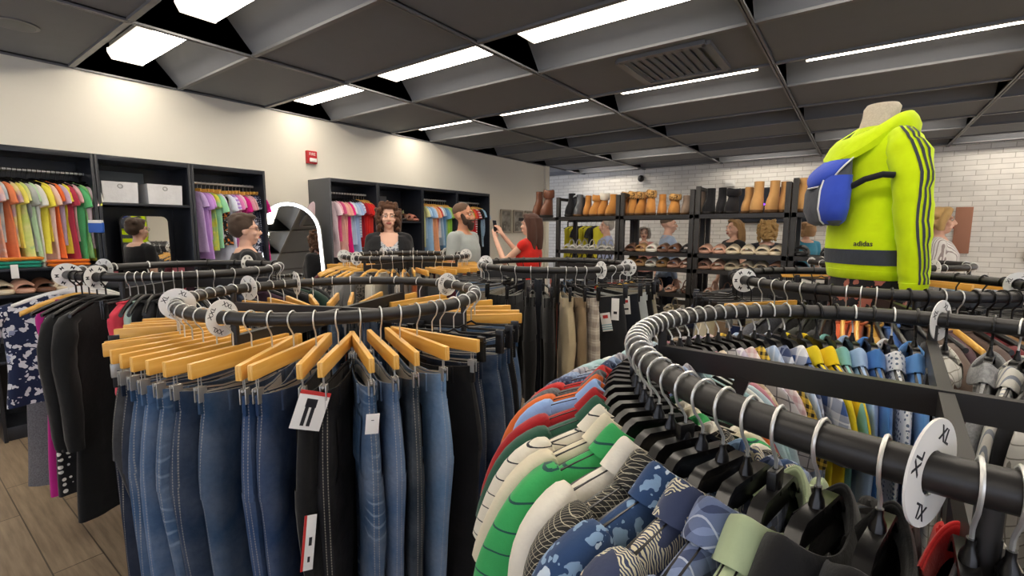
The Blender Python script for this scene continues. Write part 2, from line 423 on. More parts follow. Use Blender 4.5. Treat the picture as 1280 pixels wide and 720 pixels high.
# ------------------------------------------------------------------ black wardrobe units on the side wall
CF = -4.93
def wardrobe(y0, y1, label, grey_left=False, shelves=(), rail=True):
    W = empty('wardrobe_unit', label, 'wardrobe', (WX+.004, (y0+y1)/2, 0), PI/2, 'black open wardrobe units along the white wall')
    hw = (y1-y0)/2 - .002; d = CF - WX - .004
    # local: x -> +y world, -y -> +x world
    for s in (-1, 1):
        o = MB().cbox((s*hw-.011*(1+s),-d,0),(s*hw+.011*(1-s),0,2.15),.002).build('side_panel', M_cabpanel if (grey_left and s < 0) else M_cab, W)
    MB().cbox((-hw+.022,-d,2.11),(hw-.022,0,2.15),.002).build('top_panel', M_cab, W)
    MB().box((-hw+.022,-.012,.1),(hw-.022,0,2.11)).build('back_panel', M_cab, W)
    MB().cbox((-hw+.022,-d+.03,0),(hw-.022,0,.1),.002).build('plinth', M_cab, W)
    if rail:
        r = MB().tube([(-hw+.022,-d*.5,2.0),(hw-.022,-d*.5,2.0)], .012, 12).build('hanging_rail', M_chrome, W)
    for z in shelves:
        MB().cbox((-hw+.022,-d+.01,z-.022),(hw-.022,-.012,z),.002).build('shelf', M_cab, W)
    return W
wardrobe(.46, 1.13, 'black open wardrobe full of pastel yellow and pink children\'s clothes', shelves=(1.27, 1.08, .6))
wardrobe(1.13, 1.80, 'black open wardrobe holding two white bins above a mirror', shelves=(1.775, .8), rail=False)
wardrobe(1.80, 2.47, 'black open wardrobe of lilac and pink clothes beside the arched mirror', shelves=(.5,))
W2 = [3.19, 3.87, 4.62, 5.32, 6.1]
wardrobe(W2[0], W2[1], 'black open wardrobe of pink, blue and red tees past the arched mirror', True, shelves=(.5,))
wardrobe(W2[1], W2[2], 'black open wardrobe with shoes on a high shelf behind the woman in a cardigan', shelves=(1.68, .9), rail=False)
wardrobe(W2[2], W2[3], 'black open wardrobe of pale blue and green tees left of the bearded man', shelves=(.5,))
wardrobe(W2[3], W2[4], 'last black wardrobe unit, behind the bearded man, with black and red tees', shelves=(.5,))

# white bins, panels, mirror in the wardrobe
M_bin = fab('#e6e6e6', 'plain')
for y0, y1, l in ((1.17,1.41,'white fabric storage bin at the wardrobe shelf end near yellow clothes'), (1.475,1.735,'white fabric storage bin at the wardrobe shelf end near lilac clothes')):
    b = empty('storage_bin', l, 'storage bin', (-5.1, (y0+y1)/2, 1.777), PI/2, 'white storage bins')
    w = (y1-y0)/2; m = MB()
    m.loft([[(-w*.96,-.13,0),(w*.96,-.13,0),(w*.96,.13,0),(-w*.96,.13,0)],[(-w,-.135,.17),(w,-.135,.17),(w,.135,.17),(-w,.135,.17)],[(-w*.97,-.13,.17),(w*.97,-.13,.17),(w*.97,.13,.17),(-w*.97,.13,.17)],[(-w*.95,-.128,.02),(w*.95,-.128,.02),(w*.95,.128,.02),(-w*.95,.128,.02)]])
    m.build('body', M_bin, b, 25)
    g_ = MB().tube([(.016*cos(a*PI/8),-.137,.135+.016*sin(a*PI/8)) for a in range(16)], .004, 6, True); g_.build('grommet', M_steel, b)
for (y0, y1, z0, z1, c, l) in ((1.15,1.56,1.95,2.06,'#6f7577','pale grey board leaning behind the white bins'), (3.93,4.32,1.7,2.02,'#85898b','pale grey board standing on the wardrobe shelf')):
    tag(MB().cbox((-5.345,y0,z0-.17 if y0<2 else z0),(-5.325,y1,z1),.003).build('board', plain('grey_board'+c, c, .6)), l, 'board')
for (y0, y1, z0, z1, l) in ((1.145,1.27,1.06,1.2,'pink card box left of the wardrobe mirror'), (1.64,1.77,1.0,1.2,'pink card box right of the wardrobe mirror')):
    b = tag(MB().cbox((-5.3,y0,.802),(-5.15,y1,z1),.004).build('card_box', plain('dusty_pink_card', '#b4606c', .6)), l, 'box')
mw = empty('wardrobe_mirror', 'rounded rectangular mirror standing in the wardrobe below the white bins', 'mirror', (-5.1, 1.475, .802), PI/2)
def rrect(w, z0, z1, r, y, n=8, bottom=False):
    p = [(w,y,z0),(w,y,z1-r)] + [(w-r+r*cos(PI/2*k/n),y,z1-r+r*sin(PI/2*k/n)) for k in range(1,n)] + [(w-r,y,z1)]
    return p + [(-a,b,c) for a,b,c in reversed(p)]
MB().loft([rrect(.17,.02,.87,.05,-.006), rrect(.17,.02,.87,.05,-.002)]).build('glass', M_mirror, mw, 25)
MB().loft([rrect(.178,.0,.878,.055,-.001), rrect(.178,.0,.878,.055,.018)]).build('frame', M_black, mw, 25)

# arched LED mirror leaning between the wardrobes
am = empty('arched_mirror', 'tall arched mirror with a glowing white rim leaning between the wardrobes', 'mirror', (-4.78, 2.72, .0), PI/2)
am.rotation_euler = (rad(-9), 0, PI/2 - .17)
def arch(w, z0, zc, y, n=20):
    return [(w,y,z0)] + [(w*cos(PI*k/n),y,zc+w*sin(PI*k/n)) for k in range(n+1)] + [(-w,y,z0)]
hwm = .315; zc = 1.56
MB().loft([arch(hwm-.03,.04,zc,-.012), arch(hwm-.03,.04,zc,-.006)]).build('glass', M_mirror, am, 25)
def arch_ring(w0, w1, y0, y1):
    a, b = arch(w0,.03,zc,y0), arch(w1,.03,zc,y0); c, d = arch(w0,.03,zc,y1), arch(w1,.03,zc,y1)
    n = len(a); m = MB(); fs = []
    for i in range(n-1):
        j = i+1
        fs += [(i,j,n+j,n+i),(2*n+i,3*n+i,3*n+j,2*n+j),(i,2*n+i,2*n+j,j),(n+i,n+j,3*n+j,3*n+i)]
    m.add(a+b+c+d, fs); return m
arch_ring(hwm-.032, hwm, -.014, 0).build('light_rim', plain('glowing_rim', '#ffffff', .4, emit=4.5, ecol='#f4f8ff'), am)
arch_ring(hwm, hwm+.012, -.016, .012).build('frame', M_steel, am)
MB().loft([arch(hwm,.0,zc,.0), arch(hwm,.0,zc,.014)]).build('back_board', M_black, am, 25)
MB().cbox((-hwm,-.014,0),(hwm,0,.035)).build('bottom_rail', M_steel, am)

# ------------------------------------------------------------------ folded stacks under the pastel clothes
def folded(name, cx, cy, z, w, d, h, col, label, cat, group=None):
    m = MB(); rings = []
    for k in range(7):
        t = k/6; b = sin(PI*t)**.5*.012
        rings.append([( (w/2+b)*(abs(cos(a))**.35)*(1 if cos(a)>0 else -1) , (d/2+b)*(abs(sin(a))**.35)*(1 if sin(a)>0 else -1), h*t+.003*sin(5*a+k)) for a in [2*PI*j/28 for j in range(28)]])
    m.loft(rings); o = m.build(name, fab(col), None, 30, (cx,cy,z), rnd.uniform(-.06,.06)); return tag(o, label, cat, group)
for i, (y, c, n_) in enumerate(((.62,'#1f8f78','teal'),(.62,'#23967e','teal'),(.66,'#e08a2c','amber'),(.93,'#e87a1e','orange'),(.93,'#d96c16','orange'))):
    z = 1.272 + (.026 if i in (1,4) else .055 if i == 2 else 0)
    folded('folded_shirt', -5.08, y, z, .26, .3 if i<2 else .24, .024, c, ['lower folded teal top on the shelf under the pastel clothes','upper folded teal top, under the amber one','folded amber top lying over the teal ones','lower folded orange top under the pastel clothes','upper folded orange top under the pastel clothes'][i], 'folded clothes', 'folded tops under the pastel clothes')
tag(MB().cbox((-4.925,.6,1.2),(-4.92,.64,1.3),.001).build('shelf_tag', M_paper), 'small white tag on the shelf edge below the teal top', 'tag')

# ------------------------------------------------------------------ shoes
def boot_meshes():
    # toe towards -y, heel at +y; ground z=0
    up = MB(); rings = []
    spec = [(.02,.05,-.115,.095),(.045,.052,-.118,.096),(.075,.05,-.108,.095),(.11,.047,-.085,.092),(.14,.042,-.05,.09),(.18,.039,-.025,.088),(.22,.039,-.02,.087),(.265,.039,-.022,.089)]
    for z, hw, y0, y1 in spec:
        c = (y0+y1)/2; l = (y1-y0)/2
        rings.append([(hw*cos(a)*(1-.22*max(0,-sin(a))**3), c + l*sin(a), z) for a in [2*PI*j/20 for j in range(20)]])
    rings.append([(x*.88, c+(y-c)*.88, .262) for x, y, z in rings[-1]]); rings.append([(x*.8, c+(y-c)*.8, .2) for x, y, z in rings[-2]])
    up.loft(rings)
    so = MB(); sr = []
    for z, k in ((0,.97),(.012,1.06),(.024,1.05)):
        sr.append([(.052*k*cos(a)*(1-.22*max(0,-sin(a))**3), -.011+.108*k*sin(a), z) for a in [2*PI*j/20 for j in range(20)]])
    so.loft(sr)
    he = MB().cbox((-.036,.035,-.012),(.036,.096,.004),.004)
    cu = MB(); cr = []
    for z, e in ((.19,.012),(.2,.018),(.235,.02),(.262,.017),(.272,.008),(.262,-.002),(.24,-.004)):
        cr.append([((.037+e)*cos(a), .033+(.06+e)*sin(a)+ .004*sin(3*a), z+.006*sin(2*a)) for a in [2*PI*j/20 for j in range(20)]])
    cu.loft(cr, False, False)
    return up.mesh('upper'), so.mesh('sole'), cu.mesh('cuff')
BU, BS, BC = boot_meshes()
def boot(x, y, z, rz, mu, label, s=(1,1,1), cuff=None, ms=None, group=None):
    o = inst('ankle_boot', BU, mu, None, (x,y,z), rz); o.scale = s; tag(o, label, 'boot', group)
    inst('sole', BS, ms or plain('tan_sole', '#6b4a2a', .6), o)
    if cuff: inst('cuff', BC, cuff, o)
    return o
def slide_meshes():
    so = MB(); sr = []
    for z, k in ((0,.96),(.01,1.03),(.024,1.0),(.028,.93)):
        sr.append([(.05*k*cos(a)*(1-.12*sin(a)), .128*k*sin(a), z+.012*(max(0,sin(a))**2)*(z/.028)) for a in [2*PI*j/24 for j in range(24)]])
    so.loft(sr)
    st = MB(); rings = []
    for y, e in ((-.075,.0),(-.07,.004),(-.03,.006),(.02,.005),(.03,.0)):
        h = .05 + (y+.075)*.25
        outer = [((.052+e)*cos(a), y, .012+(h+e)*sin(a)) for a in [PI*j/12 for j in range(13)]]
        inner = [((.046)*cos(a), y, .012+(h-.008)*sin(a)) for a in [PI*(12-j)/12 for j in range(13)]]
        rings.append(outer+inner)
    st.loft(rings)
    return so.mesh('footbed'), st.mesh('strap')
SS, ST = slide_meshes()
def sandal_meshes():
    so = MB(); sr = []
    for z, k in ((0,.95),(.006,1.0),(.012,.98)):
        sr.append([(.042*k*cos(a)*(1-.15*sin(a)), .12*k*sin(a), z+.03*(max(0,sin(a))**1.5)) for a in [2*PI*j/22 for j in range(22)]])
    so.loft(sr)
    so.loft([[(.02*k*cos(a), .09+.02*k*sin(a), z) for a in [2*PI*j/8 for j in range(8)]] for z, k in ((0,.7),(.04,1.1))])
    st = MB()
    for y, h, w in ((-.07,.035,.042),(-.035,.05,.044),(.075,.1,.036)):
        st.tube([(w*cos(a), y+.01*sin(a), .012+h*sin(a)) for a in [PI*j/12 for j in range(13)]], .006, 6, flat=1.0)
    st.tube([(.0,-.07,.047),(.012,-.05,.056),(0,-.035,.062)], .007, 6)
    bk = MB()
    for k in range(5): bk.ell((-.024+.012*k,-.072,.045-.0028*(k-2)**2), .006, 8, 5)
    return so.mesh('footbed'), st.mesh('straps'), bk.mesh('jewels')
DS, DT, DJ = sandal_meshes()

# ------------------------------------------------------------------ shoe shelving
SX = [-3.196, -2.316, -1.463, -.565, .318]; SY = 5.3; SD = .5
unit_words = ['leftmost shoe shelving unit, with sparkling sandals', 'second shoe shelving unit, with leopard-lined tan boots', 'third shoe shelving unit, with black and plain tan boots', 'last shoe shelving unit, half hidden by the neon hoodie']
tops = [1.98, 2.0, 2.03, 2.06]
SH = [.14, .42, .64, .86, 1.14, 1.31, 1.73]
for i in range(4):
    x0, x1 = SX[i]+.006, SX[i+1]-.006; w = x1-x0
    U = empty('shoe_shelf', 'black metal ' + unit_words[i], 'shelving', ((x0+x1)/2, SY+SD/2, 0), 0, 'black metal shoe shelving units'); h = w/2
    for sx in (-1, 1):
        for sy in (-1, 1):
            MB().cbox((sx*h-.024*(1+sx), sy*SD/2-.024*(1+sy), 0), (sx*h+.024*(1-sx), sy*SD/2+.024*(1-sy), tops[i]), .003).build('post', M_black, U)
        MB().box((sx*h-.02*(1+sx), -SD/2+.05, tops[i]-.04), (sx*h+.02*(1-sx), SD/2-.05, tops[i]-.005)).build('top_bar', M_black, U)
    for z in SH:
        s_ = MB().box((-h+.002, -SD/2+.004, z-.012), (h-.002, SD/2-.004, z)).box((-h+.002, -SD/2, z-.04), (h-.002, -SD/2+.025, z+.004)).box((-h+.002, SD/2-.025, z-.04), (h-.002, SD/2, z+.004))
        s_.build('shelf', M_black, U)
es = empty('end_shelf', 'short black shelf carrying the tall brown boots', 'shelf', (-3.36, SY+.2, 0))
MB().box((-.42,-.2,1.69),(.155,.3,1.73)).build('board', M_black, es); MB().cbox((-.42,.25,0),(-.38,.3,1.69)).build('post', M_black, es); MB().cbox((-.42,-.2,0),(-.38,-.15,1.0)).build('front_post', M_black, es)
ms_tan = fab('#c08440', 'plain', rough=.8); ms_light = fab('#c9995f'); ms_black = fab('#17161a'); ms_brown = plain('brown_leather', '#6e4029', .45, nz=.15); ms_taupe = fab('#8d7a6a')
leo = fab('#c89a5a', 'leopard', '#3a2413'); grey_sole = plain('dark_sole', '#2a2522', .6); cream = fab('#e5dfd0')
def shelf_x(u, y):  # where the viewing column u meets depth y
    k = (u-640)/591; return y*(-.5916+.8062*k)/(.8062+.5916*k)
TZ = 1.73+.008
bt = [ # column, depth offset, material, scale, cuff, label
 (672,.12,ms_brown,(1.2,1.2,1.42),None,'tall brown leather boot, left one of the pair at the shelf end'),
 (683,.05,ms_brown,(1.2,1.2,1.42),'b','tall brown leather boot, right one of the pair at the shelf end'),
 (712,.1,ms_black,(1.15,1.15,1.2),None,'black boot beside the grey-rimmed bag on the top shelf'),
 (722,.06,plain('grey_patent','#55585c',.2),(1.1,1.1,1.1),None,'shiny grey boot on the top shelf next to the first tan boots'),
 (733,.1,ms_tan,(1.05,1.1,1.05),None,'first tan suede boot right of the shiny grey boot'),
 (743,.06,ms_tan,(1.05,1.1,1.02),'t','second tan suede boot, with a turned tan cuff'),
 (752,.1,ms_tan,(1.05,1.1,1.1),'c','tan suede boot with a cream cuff, top shelf'),
 (763,.06,ms_tan,(1.15,1.1,1.05),None,'tan suede boot standing against the purple-lit post'),
 (779,.1,ms_tan,(1.1,1.1,1.1),'l','tan boot with leopard lining just right of the purple-lit post'),
 (788,.06,ms_tan,(1.15,1.1,1.1),'l','second leopard-lined tan boot right of the purple-lit post'),
 (799,.1,ms_tan,(1.05,1.1,1.08),'l','third leopard-lined tan boot right of the purple-lit post'),
 (811,.06,ms_tan,(1.2,1.1,1.12),'l','wide leopard-lined tan boot, fourth right of the purple-lit post'),
 (825,.1,ms_tan,(1.1,1.2,.95),None,'low tan boot beside the slouching leopard-lined one'),
 (840,.06,ms_tan,(1.3,1.2,.9),'l','slouching leopard-lined boot at the end of the second unit'),
 (854,.1,ms_taupe,(1.0,1.1,.85),None,'taupe suede boot at the unit end left of the tall post'),
 (871,.08,ms_taupe,(1.1,1.1,1.1),None,'taupe suede boot just right of the tall post'),
 (883,.06,ms_black,(1.1,1.1,1.1),None,'first black suede boot right of the taupe one'),
 (898,.1,ms_black,(1.1,1.1,1.12),None,'second black suede boot right of the taupe one'),
 (911,.06,ms_black,(1.35,1.1,1.02),'k','cuffed black suede boot next to the tan boots'),
 (930,.14,ms_light,(1.05,1.1,1.1),None,'plain light tan boot next to the cuffed black boot'),
 (942,.05,ms_light,(1.25,1.1,1.28),None,'tall plain light tan boot in the third unit'),
 (961,.05,ms_light,(1.2,1.1,1.28),None,'light tan boot in front of the dark screen'),
 (975,.12,ms_light,(1.1,1.1,1.25),None,'light tan boot against the right post of the third unit'),
 (998,.05,ms_light,(1.3,1.1,1.32),None,'light tan boot first in the last unit'),
 (1022,.07,ms_tan,(1.5,1.1,1.18),None,'broad caramel boot in the last unit'),
 (1036,.1,ms_tan,(1.2,1.1,1.15),None,'caramel boot touching the blue backpack outline'),
]
for u, dy, m_, s_, cf, l in bt:
    y = SY + .1 + dy + .05; s_ = tuple(q*.95 for q in s_)
    boot(shelf_x(u, y), y, TZ+.004 if u > 690 else 1.734, rnd.uniform(-.22,.3), m_, l, s_, {'l':leo,'c':cream,'t':ms_tan,'k':ms_black,'b':ms_brown,None:None}[cf], grey_sole if m_ in (ms_black, ms_brown) else None, 'boots along the top shoe shelf')
# grey rimmed bag on the top shelf
bag = empty('handbag', 'dark bag with a pale grey rim lying on the top shelf behind the black boot', 'bag', (-3.02, 5.62, 1.74), .2)
m = MB(); m.loft([[((.13-.02*k*k/16)*cos(a), .07*sin(a), .05*k + .02*sin(a)) for a in [2*PI*j/20 for j in range(20)]] for k in range(6)]); m.build('body', plain('dark_navy_leather', '#1d2027', .35), bag)
MB().tube([(.13*cos(a), -.04, .16+.12*sin(a)) for a in [PI*j/14 for j in range(15)]], .012, 8).build('handle', plain('pale_grey_piping', '#9aa0a4', .4), bag)

def slide(x, y, z, rz, ms, mt, label, group, s=1.0, tilt=0):
    o = inst('slide_sandal', SS, ms, None, (x,y,z), rz); o.rotation_euler = (tilt,0,rz); o.scale = (s*1.25,s,s*1.15); tag(o, label, 'sandal', group); inst('strap', ST, mt, o); return o
def heel(x, y, z, rz, ms, mt, label, group, s=1.0):
    o = inst('strappy_sandal', DS, ms, None, (x,y,z), rz); o.scale = (s,s,s); tag(o, label, 'sandal', group); inst('straps', DT, mt, o); inst('jewels', DJ, M_chrome, o); return o
pinkish = plain('blush_leather', '#c79a84', .5); creamy = plain('cream_leather', '#d9cbb0', .5); blk = plain('black_leather', '#161518', .4); tanl = plain('brown_strap_leather', '#6b4836', .45); coral = plain('coral_leather', '#a8695a', .45); pale = plain('pale_silver_leather', '#b5b3ab', .3); darkfoot = plain('dark_footbed', '#221c1a', .7); white_l = plain('off_white_leather', '#dcd8cd', .45)
rowname = {1.31:'upper sandal shelf', 1.14:'lower sandal shelf', .86:'third shelf down', .64:'fourth shelf down', .42:'bottom visible shelf'}
postn = ['left end post', 'purple-lit post', 'tall middle post', 'post beside the last unit']
ords = ['first','second','third','fourth','fifth','sixth','seventh','eighth','ninth','tenth','eleventh']
cols3 = {1.31:[[('silver',pale)]*8, [('bronze',tanl),('tan',plain('tan_strap','#a98458',.45)),('cream',white_l),('bronze',tanl),('brown',tanl),('black',blk)], [('blush',pinkish),('blush',pinkish),('cream',creamy),('cream',creamy),('cream',creamy),('cream',creamy)], [('black',blk),('black',blk),('brown',tanl),('brown',tanl)]],
         1.14:[[('black',blk)]*8, [('tan',plain('tan_strap','#a98458',.45)),('tan',plain('tan_strap','#a98458',.45)),('white',white_l),('tan',plain('tan_strap','#a98458',.45)),('blush',pinkish),('blush',pinkish)], [('blush',pinkish),('blush',pinkish),('cream',creamy),('cream',creamy),('cream',creamy),('blush',pinkish)], [('black',blk),('black',blk),('coral',coral),('coral',coral)]],
         .86:[[], [('cream',creamy),('tan',tanl),('blush',pinkish),('blush',pinkish),('tan',tanl)], [('blush',pinkish),('tan',tanl),('tan',tanl)], []],
         .64:[[], [('white',white_l),('cream',creamy),('black',blk),('cream',creamy),('white',white_l)], [('cream',creamy),('white',white_l),('cream',creamy)], []],
         .42:[[], [('grey',pale),('grey',pale),('black',blk),('grey',pale),('grey',pale)], [], []]}
for z, units in cols3.items():
    for i, lst in enumerate(units):
        n = len(lst)
        for k, (cn, m_) in enumerate(lst):
            x = SX[i] + .1 + (SX[i+1]-SX[i]-.2)*(k/max(1,n-1) if n > 3 else (k+.5)/n*.6)
            lab = '%s %s on the %s, %s from the %s' % (cn, 'strappy jewelled sandal' if i == 0 else 'slide sandal' if z > 1 else 'strappy sandal', rowname[z], ords[k], postn[i])
            grp = 'sandals on the ' + rowname[z]
            if i == 0 or z < 1: heel(x, SY+.18, z+.005, rnd.uniform(-.3,.3), m_ if i else pale, m_, lab, grp, 1.15)
            else: slide(x, SY+.18, z+.006, rnd.uniform(-.25,.05), m_, m_, lab, grp, 1.02 if z > 1.2 else 1.05)

for k, (y, m_, w_) in enumerate(((.55,creamy,'cream'),(.66,pinkish,'blush'),(.77,tanl,'brown'),(.88,creamy,'second cream'),(.99,tanl,'last brown'))):
    slide(-5.05, y, 1.086, PI/2+.2, m_, m_, w_ + ' slide sandal on the low shelf under the folded tops', 'sandals under the folded tops', 1.0)
# ------------------------------------------------------------------ round racks
TR_ = .02      # rail tube radius
class Rack:
    def __init__(s, cx, cy, z, r, phrase, label, a0=0, leg_out=.1):
        s.c = (cx, cy); s.z = z; s.r = r; s.phrase = phrase; s.items = []
        R = empty('clothes_rack', label, 'clothes rack', (cx, cy, 0), 0, 'round black clothes racks'); s.root = R
        MB().tube([(r*cos(2*PI*k/72), r*sin(2*PI*k/72), z) for k in range(72)], TR_, 14, True).build('hanging_ring', M_black, R)
        zb = z - .075
        for q in range(2):
            a = a0 + q*PI/2; d = Vector((cos(a), sin(a), 0)); off = -.003*q
            MB().bar(d*-(r-.01) + Vector((0,0,zb+off)), d*(r-.01) + Vector((0,0,zb+off)), .022, .05).build('cross_bar', M_black, R)
            for sg in (-1, 1):
                p = d*sg*(r-.015)
                MB().tube([p + Vector((0,0,zb-.05)), p + Vector((0,0,z-.012))], .011, 10).build('post', M_black, R)
                e = d*sg*(r*.62); f = d*sg*(r*.62+leg_out)
                g_ = d*sg*(r*.78)
                lg = MB().bar(e + Vector((0,0,zb-.02)), g_ + Vector((0,0,zb-.3)), .028, .028)
                lg.bar(g_ + Vector((0,0,zb-.3)), d*sg*(r*.78) + Vector((0,0,.03)), .028, .028); lg.build('leg', M_black, R)
        base = MB()
        for q in range(2):
            a = a0 + q*PI/2; d = Vector((cos(a), sin(a), 0))
            base.bar(d*-(r*.82) + Vector((0,0,.02+.001*q)), d*(r*.82) + Vector((0,0,.02+.001*q)), .03, .03)
        base.build('base', M_black, R)
    def at(s, phi, dz=0):
        return (s.c[0]+s.r*cos(phi), s.c[1]+s.r*sin(phi), s.z+TR_+dz)
    def put(s, o, phi, swing=0.0):
        o.location = s.at(phi); o.rotation_euler = (0, 0, phi + swing)
        return o

# size divider discs
_DISC = {}
def disc(rack, deg, size, label, yaw=0.0):
    if size not in _DISC:
        m = MB(); n = 40; R0, R1 = .0225, .054
        lo = [[(r*cos(2*PI*k/n), y, r*sin(2*PI*k/n)) for k in range(n)] for r, y in ((R0,-.0012),(R1,-.0012),(R1,.0012),(R0,.0012),(R0,-.0012))]
        m.loft(lo, False, False)
        t = MB(); tm = text_mesh(size, .021 if len(size) < 3 else .019,   .0002, .0002)
        for k in range(4 if len(size) > 1 else 6):
            a = 2*PI*k/(4 if len(size) > 1 else 6) + .5
            for f in (0, 1):
                M = Matrix.Rotation(PI*f, 4, 'Z') @ Matrix.Rotation(a, 4, 'Y') @ Matrix.Translation((0,-.0015,.0385)) @ Matrix.Rotation(PI/2, 4, 'X')
                mesh_into(t, tm, M)
        _DISC[size] = (m.mesh('disc'), t.mesh('lettering'))
    phi = rad(deg); o = inst('size_divider', _DISC[size][0], M_white_p)
    o.location = (rack.c[0]+rack.r*cos(phi), rack.c[1]+rack.r*sin(phi), rack.z - .001); o.rotation_euler = (0, 0, phi + yaw)
    tag(o, label, 'size divider', None); inst('lettering', _DISC[size][1], M_ink, o)
    return o

# ------------------------------------------------------------------ hangers (origin at the top of the rail)
def hook_pts(drop, top=TR_):
    R = top + .004; c = Vector((0,0,-top))
    p = [c + Vector((R*cos(a), 0, R*sin(a))) for a in [rad(q) for q in (205,185,160,135,110,90,70,45,20,0,-20)]]
    e = p[-1]
    p += [Vector((e.x*.8,0,e.z-.012)), Vector((e.x*.35,0,e.z-.024)), Vector((0.0,0,e.z-.036)), Vector((0,0,-drop))]
    return p
def hook_mesh(drop, r=.0022, top=TR_): return MB().tube(hook_pts(drop, top), r, 6).mesh('hook')
HK = hook_mesh(.105); HK_S = hook_mesh(.105, .0022, .012)
HKB = hook_mesh(.105, .0035); HKB_S = hook_mesh(.105, .003, .012)
# wooden clip hanger: straight bar with square ends and two wire clips
WBAR = MB().cbox((-.19,-.008,-.14),(.19,.008,-.1),.003).mesh('wooden_hanger')
def clip_mesh():
    m = MB()
    for s in (-1, 1): m.cbox((-.012, s*.007-.0015, -.205),(.012, s*.007+.0015, -.165), .001)
    m.tube([(-.004,0,-.14),(-.004,0,-.168)], .0014, 6); m.tube([(.004,0,-.14),(.004,0,-.168)], .0014, 6)
    m.tube([(-.012,0,-.17),(.012,0,-.17)], .004, 8)
    return m.mesh('clip')
CLIP = clip_mesh()
# black clip hanger: thin rod and boxy plastic clips
BROD = MB().tube([(-.19,0,-.118),(-.02,0,-.118),(0,0,-.108),(.02,0,-.118),(.19,0,-.118)], .0045, 8).mesh('clip_hanger')
def bclip():
    m = MB()
    for s in (-1, 1): m.add(*(lambda b: (b.v, b.f))(MB().cbox((-.014, s*.004-.003, -.18),(.014, s*.004+.003, -.1), .002)))
    m.cbox((-.01,-.009,-.128),(.01,.009,-.112),.002)
    return m.mesh('clip')
BCLIP = bclip()
# curved wooden shirt hanger
def curved(w, th, droop, hgt, name, flat=.5):
    m = MB(); pts = []; rs = []
    for k in range(21):
        t = -1 + k/10; pts.append((w*t, .02*t*t, -.112 - droop*abs(t)**1.6)); rs.append(hgt*(1-.35*abs(t)))
    rings = []
    for p, r in zip(pts, rs):
        rings.append([(p[0], p[1]+th*cos(a), p[2]+r*sin(a)) for a in [2*PI*j/10 for j in range(10)]])
    return m.loft(rings).mesh(name)
WCURV = curved(.2, .007, .055, .017, 'wooden_hanger')
# moulded black shirt hanger: flat crown plate, sloping arms, lower bar
def mould():
    m = MB()
    def strip(pts, w):  # pts outline centre line, T-section
        rings = []
        for i, (x, z) in enumerate(pts):
            a = pts[max(0,i-1)]; b = pts[min(len(pts)-1,i+1)]; t = Vector((b[0]-a[0],0,b[1]-a[1])).normalized(); n = Vector((-t.z,0,t.x))
            c = Vector((x,0,z)); rings.append([c + n*.004 + Vector((0,-w,0)), c + n*.004 + Vector((0,w,0)), c - n*.003 + Vector((0,w,0)), c - n*.003 + Vector((0,w*.35,0)), c - n*.013 + Vector((0,w*.3,0)), c - n*.013 - Vector((0,w*.3,0)), c - n*.003 + Vector((0,-w*.35,0)), c - n*.003 + Vector((0,-w,0))])
        m.loft(rings)
    strip([(-.205,-.185),(-.19,-.172),(-.15,-.157),(-.1,-.14),(-.066,-.124),(-.055,-.108),(-.045,-.101),(.045,-.101),(.055,-.108),(.066,-.124),(.1,-.14),(.15,-.157),(.19,-.172),(.205,-.185)], .008)
    m.cbox((-.056,-.002,-.137),(.056,.002,-.104),.001)
    m.tube([(-.19,0,-.176),(-.06,0,-.182),(.06,0,-.182),(.19,0,-.176)], .003, 6)
    return m.mesh('shirt_hanger')
MOULD = mould()
NECK = MB().loft([[(r*cos(a), r*.7*sin(a), z) for a in [2*PI*j/10 for j in range(10)]] for r, z in ((.013,-.104),(.01,-.09),(.0055,-.082),(.0055,-.074))]).mesh('hook_socket')
SIZER = MB().cbox((-.014,-.0055,-.098),(.014,.0055,-.074),.002).mesh('size_marker')
WHOOK = curved(.2, .008, .05, .014, 'plastic_hanger')

KINDS_ = {
 'wood': ('wooden_hanger', WBAR, M_wood, 'wooden clip hanger'),
 'bclip': ('clip_hanger', BROD, M_plastic, 'black clip hanger'),
 'wcurve': ('wooden_hanger', WCURV, M_wood, 'curved wooden hanger'),
 'mould': ('shirt_hanger', MOULD, M_plastic, 'black shirt hanger'),
 'white': ('plastic_hanger', WHOOK, M_white_p, 'white plastic hanger'),
 'black': ('plastic_hanger', WHOOK, M_plastic, 'black plastic hanger'),
}
def hanger(kind, small=False, black_hook=False):
    nm, me, mt, ds = KINDS_[kind]; o = inst(nm, me, mt)
    hm = (HKB_S if small else HKB) if black_hook else (HK_S if small else HK)
    inst('hook', hm, (M_white_p if kind == 'white' else M_plastic) if black_hook else M_chrome, o)
    if kind == 'wood':
        for x in (-.165, .165): inst('clip', CLIP, M_steel, o, (x,0,0))
    elif kind == 'bclip':
        for x in (-.17, .17): inst('clip', BCLIP, M_plastic, o, (x,0,0))
    elif kind == 'mould': inst('hook_socket', NECK, M_plastic, o)
    o['category'] = 'hanger'; return o, ds

